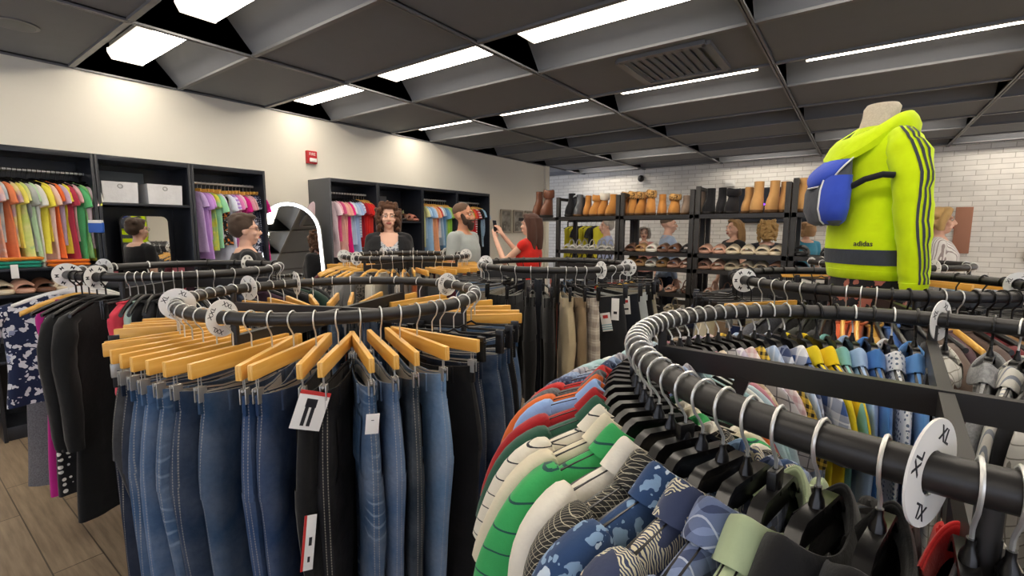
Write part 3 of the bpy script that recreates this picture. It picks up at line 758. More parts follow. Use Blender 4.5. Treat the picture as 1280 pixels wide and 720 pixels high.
# ------------------------------------------------------------------ garments
def wedge(p, R):
    return (p[0], p[1]*(max(.25, 1 + p[0]/R) if R else 1), p[2])
def fold(x, z, seed, amp, top, span):
    amp *= 1.25
    t = min(1, max(0, (top - z)/span)); a = seed*1.7
    return amp*t*(sin(26*x + a + 3*z) + .6*sin(47*x - 2*a + 5*z) + .4*sin(15*x + 9*z + a*3))
_SH = {}
def shirt_meshes(kind, seed, R, w=.215, L=.70, th=.019, sc=1.0):
    key = (kind, seed, R, w, L, th)
    if key in _SH: return _SH[key]
    top = -.122; n = 34
    rows = [(top+.01,.078,.022,0),(top+.004,.088,.022,0),(top-.003,.108,.021,0),(top-.014,.14,.02,0),(top-.027,.172,.02,0),(top-.04,.195,.021,0),(top-.058,.208,.023,0),(top-.085,.21,.023,0),(top-.13,.205,.022,0)]
    rows = [(z, hw*w/.21, t*th/.019, o) for z, hw, t, o in rows]
    flare = {'dress':.35, 'tee':.04, 'shirt':.06, 'tank':.15, 'long':.1}.get(kind, .05)
    for k in range(1, 13):
        t = k/12; z = top-.13-(L-.13)*t
        rows.append((z, (w-.01)*(1+flare*t), th*(1.1+.25*t), .006*sin(seed+5*t)))
    rings = []
    for z, hw, t, off in rows:
        r = []
        for j in range(n):
            a = 2*PI*j/n; c, s_ = cos(a), sin(a); dip = .034*abs(s_)**1.5*max(0, 1-max(0, top+.01-z)/.05) if kind in ('shirt','polo') else 0
            x = hw*(abs(c)**.75)*(1 if c > 0 else -1)+off
            y = t*(abs(s_)**.7)*(1 if s_ > 0 else -1) + fold(x, z, seed, .009, top-.1, .35)
            zz = z - dip + (.006*sin(8*x+seed) if z < top-L+.03 else 0)
            r.append(wedge((x,y,zz), R))
        rings.append(r)
    body = MB().loft(rings, False, False).mesh('garment', 80)
    sl = []
    for sg in (-1, 1):
        if kind == 'tank': continue
        if kind in ('shirt', 'long'):
            path = [(.165,-.034),(.195,-.05),(.216,-.075),(.226,-.11),(.231,-.16),(.233,-.24),(.234,-.34),(.232,-.45),(.228,-.55),(.226,-.6)]; rr = [(.03,.018),(.036,.023),(.045,.026),(.054,.028),(.056,.028),(.052,.026),(.047,.024),(.043,.022),(.038,.02),(.036,.019)]
        else:
            path = [(.165,-.034),(.195,-.052),(.225,-.085),(.248,-.135),(.262,-.19),(.27,-.225)]; rr = [(.03,.018),(.04,.022),(.055,.025),(.062,.025),(.066,.024),(.067,.023)]
        rings = []
        for i, ((px, pz), (a_, b_)) in enumerate(zip(path, rr)):
            p0 = path[max(0,i-1)]; p1 = path[min(len(path)-1,i+1)]; t = Vector((p1[0]-p0[0],0,p1[1]-p0[1])).normalized(); nn = Vector((-t.z,0,t.x))
            q = []
            for j in range(14):
                a = 2*PI*j/14
                v = Vector((px*w/.215,0,top+pz)) + nn*a_*cos(a)*.8 + Vector((0,b_*th/.019*1.05*sin(a)+.004*sin(i*1.7+seed+sg)+.003*sin(3*a+i),0))
                q.append(wedge((v.x*sg, v.y, v.z), R))
            rings.append(q)
        sl.append(MB().loft(rings, True, True).mesh('sleeve', 80))
    col = None
    if kind in ('shirt', 'polo'):
        m = MB(); rings = []
        for rx, ry, z, e in ((.08,.024,top+.0,0),(.079,.026,top+.018,0),(.08,.028,top+.034,.004),(.084,.031,top+.038,.008),(.094,.035,top+.032,.02),(.11,.038,top+.014,.05),(.126,.038,top-.002,.07)):
            r = []
            for j in range(26):
                a = .28 + (2*PI-.56)*j/25 - PI/2     # opening at -y (front)
                x = rx*cos(a); y = ry*sin(a); fr = max(0, -sin(a)); pk = max(0, 1-abs(j-1)/3.0) + max(0, 1-abs(j-24)/3.0)
                r.append(wedge((x, y - .004*fr, z - .034*abs(sin(a))**1.5 - e*.28*pk*fr - .004*(1-fr)*e*10*.3), R))
            rings.append(r)
        m.loft(rings, False, False, False)
        off = []
        for rg in reversed(rings): off.append([(p[0]*.975, p[1]*.95, p[2]-.0025) for p in rg])
        m.loft(off, False, False, False)
        col = m.mesh('collar', 80)
    else:
        m = MB(); m.tube([wedge((.08*cos(a), .024*sin(a), top+.010-.012*max(0,-sin(a))), R) for a in [2*PI*j/22 for j in range(22)]], .005, 6, True); col = m.mesh('neckband')
    plk = None
    if kind == 'shirt':
        m = MB(); pr = []
        for k in range(13):
            z = top-.02-(L-.03)*k/12; yy = -th*(1.1+.2*k/12)-.004 + fold(0, z, seed, .009, top-.1, .35)
            pr.append([wedge((-.014,yy,z),R), wedge((.014,yy,z),R)])
        m.loft(pr, closed=False); plk = m.mesh('placket')
    _SH[key] = (body, sl, col, plk); return _SH[key]

def garment(kind, name, mat, seed=0, R=None, L=.7, w=.215, th=.019, trim=None, s=1.0, smooth=False):
    b, sl, col, plk = shirt_meshes(kind, seed, R, w, L, th)
    o = inst(name, b, mat); o.scale = (s,s,s)
    ks = [o] + [inst('sleeve', m, mat, o) for m in sl] + [inst(col.name.split('.')[0], col, trim or mat, o)]
    if smooth:
        for q in ks: q.modifiers.new('smooth', 'SUBSURF').render_levels = 1
    if plk: inst('placket', plk, trim or mat, o)
    return o

_PT = {}
def pants_meshes(seed, R, w=.165, L=.95, th=.026, flare=1.0, taper=.55):
    key = (seed, R, w, L, th, flare, taper)
    if key in _PT: return _PT[key]
    top = -.185; n = 30; crotch = top-.27
    rings = []
    for z, hw, t in ((top,.94,.85),(top-.02,.96,.9),(top-.045,.98,1.0),(top-.09,1.03,1.1),(top-.15,1.09,1.2),(top-.21,1.13,1.25),(crotch,1.15,1.2)):
        r = []
        for j in range(n):
            a = 2*PI*j/n; c, s_ = cos(a), sin(a)
            x = w*hw*(abs(c)**.8)*(1 if c > 0 else -1); y = th*t*(abs(s_)**.75)*(1 if s_ > 0 else -1) + fold(x, z, seed, .006, top, .3)
            # slack waist sags between the clips
            zz = z - (.022*(1-abs(x)/w)**1.0 if z > top-.06 else 0)*(1 + .5*sin(seed))
            r.append(wedge((x, y, zz), R))
        rings.append(r)
    m = MB().loft(rings, False, False)
    for sg in (-1, 1):
        rings = []
        for k in range(15):
            t = k/14; z = crotch+.02-(L-.25)*t
            hw = w*(.57*(1-t) + taper*.57*t*flare + .03*sin(PI*t)); cx = sg*(w*.575 - w*.05*t); tt = th*(1.17-.35*t)
            r = []
            for j in range(20):
                a = 2*PI*j/20; c, s_ = cos(a), sin(a)
                x = cx + hw*(abs(c)**.85)*(1 if c > 0 else -1)
                y = tt*(abs(s_)**.8)*(1 if s_ > 0 else -1) + .008*sin(9*t+seed+sg)*t + fold(x, z, seed, .006*(1-t), top, .3) + fold(x, z, seed+sg, .005, crotch, .4)
                r.append(wedge((x + .02*(sin(2.5*t+seed*1.3)-sin(seed*1.3)), y + sg*.006*t, z), R))
            rings.append(r)
        m.loft(rings, False, False)
    body = m.mesh('pants')
    # waistband: folded band with a pale inner face
    wb = MB(); inn = MB(); ro = []; ri = []
    for z in (top-.045, top-.022, top+.004):
        o_ = []; i_ = []
        for j in range(n):
            a = 2*PI*j/n; c, s_ = cos(a), sin(a)
            x = w*.975*(abs(c)**.8)*(1 if c > 0 else -1); y = th*1.0*(abs(s_)**.75)*(1 if s_ > 0 else -1) + fold(x, z, seed, .006, top, .3)
            zz = z - .022*(1-abs(x)/w)*(1 + .5*sin(seed))
            o_.append(wedge((x*1.012, y*1.08, zz), R)); i_.append(wedge((x*.985, y*.86, zz), R))
        ro.append(o_); ri.append(i_)
    wb.loft(ro, False, False); wb.loft([ro[-1], [tuple((Vector(p)*.3+Vector(q)*.7)) for p, q in zip(ro[-1], ri[-1])]], False, False)
    inn.loft([[tuple(Vector(p)+Vector((0,0,.001))) for p in ri[-1]], ri[1], ri[0]], False, False)
    for j in range(n):
        pass
    lp = []
    for a in (0.0, PI, PI*.32, PI*.68, PI*1.32, PI*1.68):
        c, s_ = cos(a), sin(a); x = w*.985*(abs(c)**.8)*(1 if c > 0 else -1); y = th*1.12*(abs(s_)**.75)*(1 if s_ > 0 else -1) + fold(x, top-.02, seed, .006, top, .3)
        dz = .022*(1-abs(x)/w)*(1 + .5*sin(seed)); p = wedge((x*1.015, y, 0), R)
        lp.append(MB().cbox((p[0]-.006, p[1]-.004, top-.05-dz), (p[0]+.006, p[1]+.004, top+.005-dz), .0015).mesh('belt_loop'))
    pk = []
    for sy in (-1, 1):
        for sx in (-1, 1):
            q = MB(); g_ = []
            for zz in range(5):
                z = top-.085-.033*zz; row = []
                for xx in range(5):
                    x = sx*w*.55 + (-.056+.028*xx)*(1-.08*zz); zt = z - (.014*(1-abs(xx-2)/2) if zz == 4 else 0)
                    t = 1.02+.2*zz/4
                    c = min(1, abs(x)/(w*1.1)); yy = sy*th*t*1.08*((1-c**2.5)**.4)
                    row.append(wedge((x, yy + sy*.003 + fold(x, z, seed, .006, top, .3), zt), R))
                g_.append(row)
            q.loft(g_, closed=False); pk.append(q.mesh('pocket'))
    _PT[key] = (body, wb.mesh('waistband'), inn.mesh('waistband_lining'), lp, pk); return _PT[key]

def trousers(name, mat, seed, R, detail=True, lining=None, **k):
    b, wb, inn, lp, pk = pants_meshes(seed, R, **k)
    o = inst(name, b, mat); inst('waistband', wb, mat, o); inst('waistband_lining', inn, lining or fab('#a9a79f'), o)
    if detail:
        for m in lp: inst('belt_loop', m, mat, o)
        for m in pk: inst('pocket', m, mat, o)
    return o

def hang_tag(par, x, y, z, w, h, rz=0, tilt=0, marks=(), name='hang_tag', label=None):
    o = MB().cbox((-w/2,-.0008,-h),(w/2,.0008,0),.0004).build(name, M_paper, par, 40, (x,y,z)); o.rotation_euler = (0, tilt, rz)
    for (x0, z0, x1, z1, mt) in marks:
        MB().box((x0*w-w/2,-.0015,-z1*h),(x1*w-w/2,.0015,-z0*h)).build('print', mt, o)
    if label: o['label'] = label
    return o

# ------------------------------------------------------------------ labels for everything on one rail
ORD = ['first','second','third','fourth','fifth','sixth','seventh','eighth','ninth','tenth']
USED = set()
def finish(items, where, group, cat):
    """items in order along the rail: (garment or None, hanger, hanger words, colour words, noun)"""
    core = []
    for i, (gm, hg, hw, desc, noun) in enumerate(items):
        full = desc + ' ' + noun
        same = [j for j, t in enumerate(items) if t[3] == desc and t[4] == noun]
        if len(same) > 1:
            pv = items[i-1] if i else None; nx = items[i+1] if i+1 < len(items) else None
            sm = [items[j] for j in same]
            def key(j): return (items[j-1][3] if j else '', items[j+1][3] if j+1 < len(items) else '')
            if pv and nx and len([j for j in same if key(j) == key(i)]) == 1:
                full += ' between %s and %s ones' % (pv[3], nx[3])
            elif len(same) <= 10: full = '%s of the %s %s' % (ORD[same.index(i)], desc, noun)
            else: full = '%s, number %d along' % (full, same.index(i)+1)
        core.append(full)
    for (gm, hg, hw, desc, noun), c in zip(items, core):
        if gm is not None:
            l = c + ' on ' + where
            k = 2
            while l in USED: l = c + ' (%s such) on %s' % (ORD[k-1], where); k += 1
            USED.add(l); tag(gm, l, cat if isinstance(cat, str) else cat(noun), group)
        if hg is not None:
            l = hw + ' holding the ' + c
            if len((l + ' on ' + where).split()) <= 16: l = l + ' on ' + where
            k = 2
            b0 = l
            while l in USED: l = b0 + ' (%s)' % ORD[k-1]; k += 1
            USED.add(l); hg['label'] = l; hg['group'] = 'hangers on ' + where
# ------------------------------------------------------------------ rack A: jeans on wooden clip hangers
RA = Rack(-1.64, 1.09, 1.30, .53, 'front denim rack', 'round black rack of jeans on wooden clip hangers, nearest the camera side', rad(22))
for deg, sz, w_ in ((244,'XL','white XL size divider at the end of the denim ring near the stacked hooks'), (289,'XXL','white XXL size divider on the near side of the denim ring'), (192,'L','white L size divider on the denim ring behind the XL one'), (168,'M','white M size divider on the far left of the denim ring'), (82,'XXL','white XXL size divider at the far right turn of the denim ring')):
    disc(RA, deg, sz, w_)
blackd = denim('#17171a', .05); jet = fab('#0f0f11'); grey_d = denim('#37383a', .18); navy = denim('#1d2738', .14); indigo = denim('#263850', .2)
mid = denim('#405a7c', .38); dkblue = denim('#2a3d56', .3); light = denim('#6f8fb0', .5); whisk = denim('#3d5876', .45, wh=.5); dkgrey = denim('#2b3640', .25); washed = denim('#4d6d92', .5, wh=.25)
jl = [ # angle, words, material, seed, hanger, extras
 (150,'faded blue',washed,1), (160,'dark blue',dkblue,2), (170,'black',blackd,3), (179,'deep blue',dkblue,4), (188,'mid blue',mid,5), (197,'dark navy',navy,6),
 (200,'rinsed blue',denim('#31496a',.34),3), (203,'ink blue',denim('#1f2c42',.16),5), (206,'wide dark blue',dkblue,1), (215,'two-tone blue with pale lining',denim('#2c4260',.32),2), (223,'indigo',indigo,3), (230,'navy',navy,4), (237,'bright mid blue',mid,5),
 (244,'dark grey-blue labelled',dkgrey,6), (250,'lavender',fab('#b9b3d6'),1), (252,'deep navy',denim('#182234',.1),4), (257,'charcoal frayed-hem',grey_d,2), (265,'dark navy slim',navy,3), (273,'slate blue',denim('#34506f',.35),4),
 (281,'soft mid blue',denim('#466284',.42),5), (288,'whiskered blue front-facing',whisk,6), (296,'navy straight',indigo,1), (300,'storm blue',denim('#314862',.32),3), (303,'royal blue',denim('#2b4468',.22),2), (310,'deep royal blue',denim('#273c5c',.22),3),
 (318,'black with picture tag',jet,4), (326,'black high-waist',blackd,5), (333,'whiskered mid blue',whisk,6), (338,'stonewashed blue',denim('#536c8c',.48),2), (340,'dark teal-blue',dkgrey,1), (347,'pale blue',light,2), (354,'plain black',jet,3),
 (2,'dark indigo',navy,4), (10,'dark blue',dkblue,5), (18,'mid indigo',indigo,6), (27,'black',blackd,1), (37,'mid blue',mid,2), (48,'dark navy',navy,3), (60,'faded blue',washed,4), (74,'grey',grey_d,5), (88,'black',blackd,6), (102,'dark blue',dkblue,1), (116,'indigo',indigo,2), (130,'mid blue',mid,3), (141,'washed grey',dkgrey,4)]
items = []
jf = [e for e in jl if 165 < e[0] < 358]; jb = [e for e in jl if not 165 < e[0] < 358]
jl = [(168 + 190*i/(len(jf)-1),) + e[1:] for i, e in enumerate(jf)] + jb
for deg, ds, mt, sd in jl:
    kind = 'bclip' if ds in ('mid indigo','dark indigo') or deg in (10, 27) or ds == 'lavender' else 'wood'
    h, hw = hanger(kind)
    sw = rnd.uniform(-.2, .2) + (.12 if 200 < deg < 265 else (-.12 if 300 < deg < 345 else 0))
    phi = rad(deg); RA.put(h, phi, sw)
    nm = 'leggings' if ds in ('lavender',) else 'jeans'
    L = .66 if 'frayed' in ds else (.74 if ds == 'lavender' else 1.0)
    g_ = trousers(nm, mt, sd, RA.r, detail=True, lining=fab('#c9c8c2') if 'black' not in ds else fab('#2a2a2c'), L=L, w=.168, th=.021, taper=.62 if 'frayed' in ds or 'wide' in ds else .5)
    RA.put(g_, phi, sw); g_.location.z -= .002
    if 'picture' in ds:
        hang_tag(g_, .175, .035, -.175, .075, .1, 2.0, .35, [(0,0,1,.1,M_redink),(.3,.25,.42,.9,M_ink),(.5,.25,.62,.9,M_ink),(.28,.2,.64,.42,M_ink)], label='white hang tag picturing black leggings')
        hang_tag(g_, .19, .01, -.5, .03, .15, 1.95, .12, [(0,0,.2,1,M_redink),(.5,.4,.75,.55,M_ink),(.5,.75,.7,.85,M_ink)], name='size_strip', label='long clear size strip')
    if 'whiskered mid' in ds: hang_tag(g_, .185, 0, -.25, .035, .055, PI/2, .1, [(.4,.3,.6,.33,M_ink)])
    if 'grey-blue' in ds: hang_tag(g_, .12, .04, -.19, .07, .04, 0, 0, [(0,0,1,1,plain('navy_card','#1b2a40',.6)),(.2,.4,.8,.5,M_paper)], name='brand_label', label='navy waistband label'); hang_tag(g_, .16, .034, -.25, .03, .06, .3, .1, [(0,0,1,1,plain('kraft_brown_card','#5a3622',.7))], name='leather_tag', label='brown tag'); hang_tag(g_, .155, .036, -.315, .02, .04, .3, .1)
    if 'frayed' in ds:
        hang_tag(g_, .1, .05, -.185, .07, .035, 0, 0, [(0,0,1,1,M_ink),(.1,.35,.2,.7,M_paper),(.3,.35,.4,.7,M_paper),(.5,.35,.65,.7,M_paper),(.75,.35,.9,.7,M_paper)], name='size_sticker', label='black size sticker with white marks')
        fr = MB(); r2 = random.Random(4)
        for k in range(90):
            a = rad(r2.uniform(0,360)); sg = r2.choice((-1,1)); x = sg*.088 + .05*cos(a); y = .024*sin(a)
            z0 = -.185-.66-.01; fr.tube([(x,y,z0+.02),(x+r2.uniform(-.008,.008),y+r2.uniform(-.006,.006),z0-r2.uniform(.0,.02))], .0013, 4)
        fr.build('frayed_hem', fab('#55565a'), g_)
    items.append((g_, h, hw, ds, nm))
finish(items, RA.phrase, 'jeans around the front denim rack', lambda n: 'leggings' if n == 'leggings' else 'jeans')

# ------------------------------------------------------------------ rack B: men's shirts, very close
RB = Rack(.143, 1.122, 1.32, .5376, 'near shirt rack', 'round black rack of shirts and polos nearest the camera, with two crossing flat bars', rad(-3), .06)
disc(RB, 262.3, 'XL', 'large white XL size divider on the nearest stretch of the shirt ring', -.3)
disc(RB, 85.5, 'XL', 'white XL size divider on the far side of the shirt ring', -.4)
sl = [ # angle, words, noun, (fabric args), seed, trim
 (58,'white checked','shirt',('#e6e4de','window','#9a9890'),1), (64,'dark','shirt',('#24252a',),2), (70,'white striped','shirt',('#dcdad2','vstripe','#8f95a0'),3), (75,'grey','shirt',('#8b8d90','heather','#a5a7aa'),4),
 (98,'white windowpane','shirt',('#e9e6de','window','#a8a496'),1), (103.5,'sky blue','polo',('#5a8fcf',),2), (108,'white dotted','shirt',('#dfe2e6','dots','#5d6d86',None,.4),3), (112,'royal blue','polo',('#3f74b8',),4),
 (116,'pale blue','shirt',('#9db9de',),5), (120,'aqua','polo',('#7fb9b4',),6), (124,'bright yellow','polo',('#f0d21c',),1), (128,'lemon yellow','polo',('#e6cf22',),2), (132,'blue and white plaid','shirt',('#dfe3ea','plaid','#3f5c96','#ffffff'),3), (136,'navy plaid','shirt',('#39466a','plaid','#c8cfdc','#8a94ac'),4),
 (140,'light blue','shirt',('#a9bfe0','vstripe','#c9d6ec'),5), (144,'mustard gingham','shirt',('#e3c04a','check','#2a2620',None,.8),6), (147.5,'pale pink','shirt',('#d9b4b4','check','#efe6e2'),1), (151,'lilac checked','shirt',('#cfc6da','plaid','#8f86a8','#ffffff'),2), (154.5,'grey checked','shirt',('#b8b6ba','window','#6a686e'),3),
 (158,'tan plaid','shirt',('#d5c2a4','plaid','#97806a','#f0e8d8'),4), (161.5,'rose','shirt',('#c98a98',),5), (165,'ice blue','shirt',('#c6dbe6',),6), (168.5,'white','shirt',('#e8e8e6',),1), (172,'light teal','polo',('#a9c9cd',),2),
 (176,'pale aqua','polo',('#b4cfd4',),3), (180,'grey striped','shirt',('#b9b6bd','vstripe','#8a8894'),4), (184,'chambray blue','shirt',('#7d93b8','heather','#a0b2d0'),5), (188,'speckled navy','shirt',('#3d4a68','dots','#7886a4',None,.35),6), (192,'scarlet','polo',('#c52a28',),1), (195.5,'charcoal','polo',('#56595c','heather','#6c6f72'),2),
 (199,'orange','polo',('#d9682a',),3), (202.5,'cornflower','shirt',('#8fb0e0',),4), (206,'crimson','polo',('#a81f24',),5), (210.5,'forest green','polo',('#2c5644',),6), (215,'ivory pinstriped','polo',('#e2dccb','hstripe','#2c2c34',None,.62),1), (219,'cream','polo',('#ddd2b8',),2),
 (223,'bright green','polo',('#3aa65c','hstripe','#1f4d4a',None,.9),3), (227.5,'off-white','shirt',('#e7e1d2',),4), (231.5,'black glen check','shirt',('#2b2a28','window','#b9b29c',None,.22),5), (235.5,'blue hibiscus','shirt',('#2d476e','floral','#86a4c4','#c4d4e4',.62),6), (239.5,'cream palm print','shirt',('#3b4460','palm','#d9d2b6',None,.42),1), (243.5,'blue plaid','shirt',('#3d4868','plaid','#7f8fb4','#c9d2e2',.55),2),
 (247.5,'sage green','polo',('#a9b893',),3), (252.5,'black','polo',('#121214',),4), (258.5,'jet black','jacket',('#0d0d0e',),5),
 (265.8,'red','polo',('#c01d1c',),6), (268.6,'dark striped','shirt',('#3c3c40','wstripe','#b9b4a4'),1), (285,'grey knit','shirt',('#6a6868','heather','#8a8784'),2), (294,'olive beige','polo',('#b9ad86',),3), (303,'black and white plaid','shirt',('#3a3a3c','plaid','#9a9a9a','#d8d8d8'),4), (312,'slate','shirt',('#5a5f68',),5), (322,'charcoal plaid','shirt',('#4a4a4c','plaid','#8a8a8a','#bbbbbb'),6), (333,'white linen','shirt',('#dcd9d0',),1), (345,'stone','shirt',('#b0a894',),2), (357,'grey striped linen','shirt',('#a4a4a8','vstripe','#dcdcdc'),3), (10,'ivory','shirt',('#d9d2c0',),4), (22,'beige','shirt',('#bfae90',),5), (34,'white and navy plaid','shirt',('#d8dade','plaid','#3a4a6e','#ffffff'),6), (46,'pale grey','shirt',('#c4c4c6',),1)]
items = []
sl = [((84 + (e[0]-98)*88/74,) + e[1:]) if 97 < e[0] < 173 else e for e in sl]
for deg, ds, noun, fa, sd in sl:
    bh = ds in ('white windowpane','sky blue','royal blue','aqua','bright yellow','lemon yellow','grey')
    h, hw = hanger('mould', black_hook=bh)
    phi = rad(deg); sw = rnd.uniform(-.05,.05) + (.16 if 205 < deg < 250 else 0)
    RB.put(h, phi, sw)
    kind = 'polo' if noun == 'polo' else 'shirt' if noun == 'shirt' else 'tee'
    knd = 'shirt' if noun == 'shirt' else 'polo'
    if 'shirt' == noun and sd % 3 == 0: knd = 'polo'
    g_ = garment(knd, noun, fab(*fa), sd, RB.r, L=.72, w=.215, th=.017, smooth=True)
    RB.put(g_, phi, sw); g_.location.z -= .012
    if deg in (199, 231.5, 247.5, 188):
        inst('size_marker', SIZER, M_plastic, h)
        tm = text_mesh({199:'M',231.5:'2X',247.5:'XL',188:'M'}[deg], .014)
        t_ = inst('lettering', tm, M_paper, h, (.0,-.0058,-.086)); t_.rotation_euler = (PI/2,0,0)
    if deg == 265.8: hang_tag(g_, .03, -.03, -.13, .03, .09, 0, .1, [(.1,.1,.9,.25,M_ink)], name='size_strip', label='clear plastic size strip')
    items.append((g_, h, hw, ds, noun))
finish(items, RB.phrase, 'shirts on the near shirt rack', lambda n: n)

# ------------------------------------------------------------------ rack C: women's tops and dresses, far left
RC = Rack(-2.98, 1.02, 1.34, .47, 'left dress rack', 'round black rack of black tops and a coral top in front of the pastel wardrobes', rad(40))
for deg, sz, w_ in ((262,'S','white size divider in front of the white hangers on the left dress ring'), (268,'M','white M size divider beside the white hangers on the left dress ring'), (212,'S','small white size divider on the far side of the left dress ring'), (115,'M','white M size divider by the short-haired woman on the left dress ring'), (297,'M','white M size divider on the near left stretch of the left dress ring')):
    disc(RC, deg, sz, w_)
cl = [ # deg, words, noun, fabric, kind, L, hanger, black hook
 (205,'grey patterned','dress',('#6d6a6e','floral','#4c4a50','#8a878c'),'dress',.8,'white',1), (218,'teal','blouse',('#2f5f66',),'tee',.6,'black',1), (230,'pale blue','blouse',('#b9c6dc',),'tee',.6,'white',1), (241,'washed grey','dress',('#59575a','heather','#6f6d70'),'dress',.98,'white',1), (254,'navy floral','blouse',('#1d2745','floral','#d7d8dc','#8c94b0'),'tee',.5,'white',1), (279,'magenta','dress',('#b3207e',),'tank',.88,'wcurve',1), (285,'polka-dot','dress',('#1b1a1c','dots','#e8e4da'),'tank',.86,'black',1), (291,'small black','blouse',('#161517',),'tank',.5,'black',1), (296.5,'plain black','blouse',('#101011',),'long',.62,'black',1), (302,'long black','dress',('#0d0d0e',),'long',.93,'black',1),
 (315,'coral','camisole',('#f04a5e',),'tank',.38,'bclip',0), (319,'mint','camisole',('#b8d2c8',),'tank',.36,'black',0), (322.5,'black ribbed','blouse',('#151517',),'tee',.6,'black',0), (326.5,'charcoal','blouse',('#2b2b30',),'tee',.6,'black',0), (331,'black knit','blouse',('#1a1a1c',),'tee',.6,'black',0), (336,'dark grey','blouse',('#333338',),'tee',.6,'black',0), (340,'black wrap','blouse',('#141416',),'tee',.6,'black',0), (347,'navy','blouse',('#1f2534',),'tee',.6,'black',0), (355,'black sleeveless','blouse',('#111113',),'tank',.6,'black',0), (6,'ink blue','blouse',('#20283c',),'tee',.6,'black',0),
 (22,'dark plum','blouse',('#3a2436',),'tee',.6,'black',0), (35,'black satin','blouse',('#17171a',),'tee',.6,'black',0), (48,'deep green','blouse',('#20382f',),'tee',.6,'black',0), (62,'black crew','blouse',('#19191b',),'tee',.6,'black',0), (80,'slate','blouse',('#454a54',),'tee',.6,'black',1), (98,'black cotton','blouse',('#161618',),'tee',.6,'black',1), (125,'brown','blouse',('#4a362c',),'tee',.6,'black',1), (145,'olive','blouse',('#4b4c34',),'tee',.6,'black',1), (165,'black linen','blouse',('#1c1c1e',),'tee',.6,'black',1), (183,'grey marl','blouse',('#77787c','heather','#8f9094'),'tee',.6,'white',1)]
items = []
for deg, ds, noun, fa, kd, L, hk, bh in cl:
    h, hw = hanger(hk, black_hook=bool(bh)); phi = rad(deg); sw = rnd.uniform(-.06,.06); RC.put(h, phi, sw)
    wv = {254:.25,279:.17,285:.165,291:.19,296.5:.19,302:.2,315:.15}.get(deg,.215)
    if 318 < deg < 358: kd = 'tank'; wv = .12
    g_ = garment(kd, noun.replace(' ','_'), fab(*fa), int(deg) % 6, RC.r, L=L, w=wv if kd != 'tank' else min(wv,.15), th=.018)
    RC.put(g_, phi, sw); g_.location.z -= .012
    if deg == 302: hang_tag(g_, .23, -.02, -.38, .03, .07, .8, .2)
    items.append((g_, h, hw, ds, noun))
    if deg == 315: hang_tag(g_, .1, -.03, -.35, .05, .16, .4, .05, [(.1,.3,.9,.36,M_tealink),(.1,.6,.7,.64,M_ink)])
finish(items, RC.phrase, 'tops and dresses on the left dress rack', lambda n: n)

# ------------------------------------------------------------------ rack D: wooden hangers behind, in front of the two standing people
RD = Rack(-3.2, 2.8, 1.335, .53, 'back wooden-hanger rack', 'round black rack of wooden hangers in front of the woman in a cardigan', rad(10))
for deg, sz, w_ in ((225,'S','white size divider at the left turn of the back wooden-hanger ring'), (272,'M','white size divider on the near side of the back wooden-hanger ring'), (55,'L','white size divider at the right turn of the back wooden-hanger ring'), (165,'S','small white size divider on the far left of the back wooden-hanger ring'), (132,'M','small white size divider behind, before the cardigan woman'), (95,'L','small white size divider on the far side before the bearded man')):
    disc(RD, deg, sz, w_)
dcols = [('grey leopard',('#77726c','leopard','#2c2a28')),('black',('#19191b',)),('cream',('#d8d0bf',)),('warm grey',('#9c948c',)),('navy',('#222c46',)),('stone',('#b9b3a6',)),('slate',('#5c646c',)),('grey',('#8a8a8c',)),('rust',('#a4532c',)),('charcoal print',('#444448','floral','#a8a6a2','#6a6a6e')),('washed black',('#2c2c30',)),('burgundy',('#5a1f2c',))]
items = []
for k in range(40):
    deg = 180 + k*9 + rnd.uniform(-2,2); ds, fa = dcols[(k*5) % 12]
    phi = rad(deg); sw = rnd.uniform(-.1,.1); kd = 'wcurve' if 222 < deg % 360 < 320 else 'wood'
    h, hw = hanger(kd); RD.put(h, phi, sw)
    if kd == 'wood': g_ = trousers('skirt' if False else 'trousers', fab(*fa), k % 4, RD.r, detail=False, L=.9, w=.16, th=.02); nm = 'trousers'
    else: g_ = garment('tee' if k % 2 else 'tank', 'blouse', fab(*fa), k % 3, RD.r, L=.6, w=.2, th=.017); nm = 'blouse'
    RD.put(g_, phi, sw); g_.location.z -= .012
    items.append((g_, h, hw, ds, nm))
finish(items, RD.phrase, 'clothes on the back wooden-hanger rack', lambda n: n)

# ------------------------------------------------------------------ rack E: trousers on black clip hangers
RE = Rack(-1.71, 2.84, 1.32, .52, 'middle trouser rack', 'round black rack of trousers behind the denim rack', rad(30))
for deg, sz, w_ in ((198,'L','white size divider at the left end of the trouser ring'), (333,'S','nearer white size divider at the right end of the trouser ring'), (5,'M','farther white size divider at the right end of the trouser ring')):
    disc(RE, deg, sz, w_)
el = [(205,'grey',('#77787a',)),(213,'denim blue',None),(221,'blue-grey',('#566480',)),(229,'washed blue',None),(237,'olive',('#4d4c3a',)),(246,'taupe',('#8f8676',)),(262,'black',('#141416',)),(274,'soft black',('#1b1b1e',)),(285,'jet black',('#101012',)),(296,'jet',('#131315',)),(308,'beige',('#c9b896',)),(314.5,'khaki',('#8f7a5e',)),(321,'cream plaid',('#d3cabb','plaid','#a3968a','#efe9de')),(330,'charcoal tagged',('#222327',)),(343,'dark navy tagged',('#151a24',)),(352,'pale grey',('#b9c0c2',)),(3,'black slim',('#161618',)),(14,'stone',('#a49c8a',)),(30,'dark grey',('#3c3d40',)),(45,'brown',('#5a4638',)),(60,'yellow',('#e0b32e',)),(70,'red',('#c8332c',)),(80,'slate',('#49525e',)),(95,'black wide',('#151517',)),(110,'steel blue',('#5a7796',)),(122,'orange-red',('#c54a2c',)),(135,'dark denim',None),(150,'mid grey',('#6c6d70',)),(165,'ink',('#1c2030',)),(180,'faded black',('#26262a',)),(193,'light denim',None)]
items = []
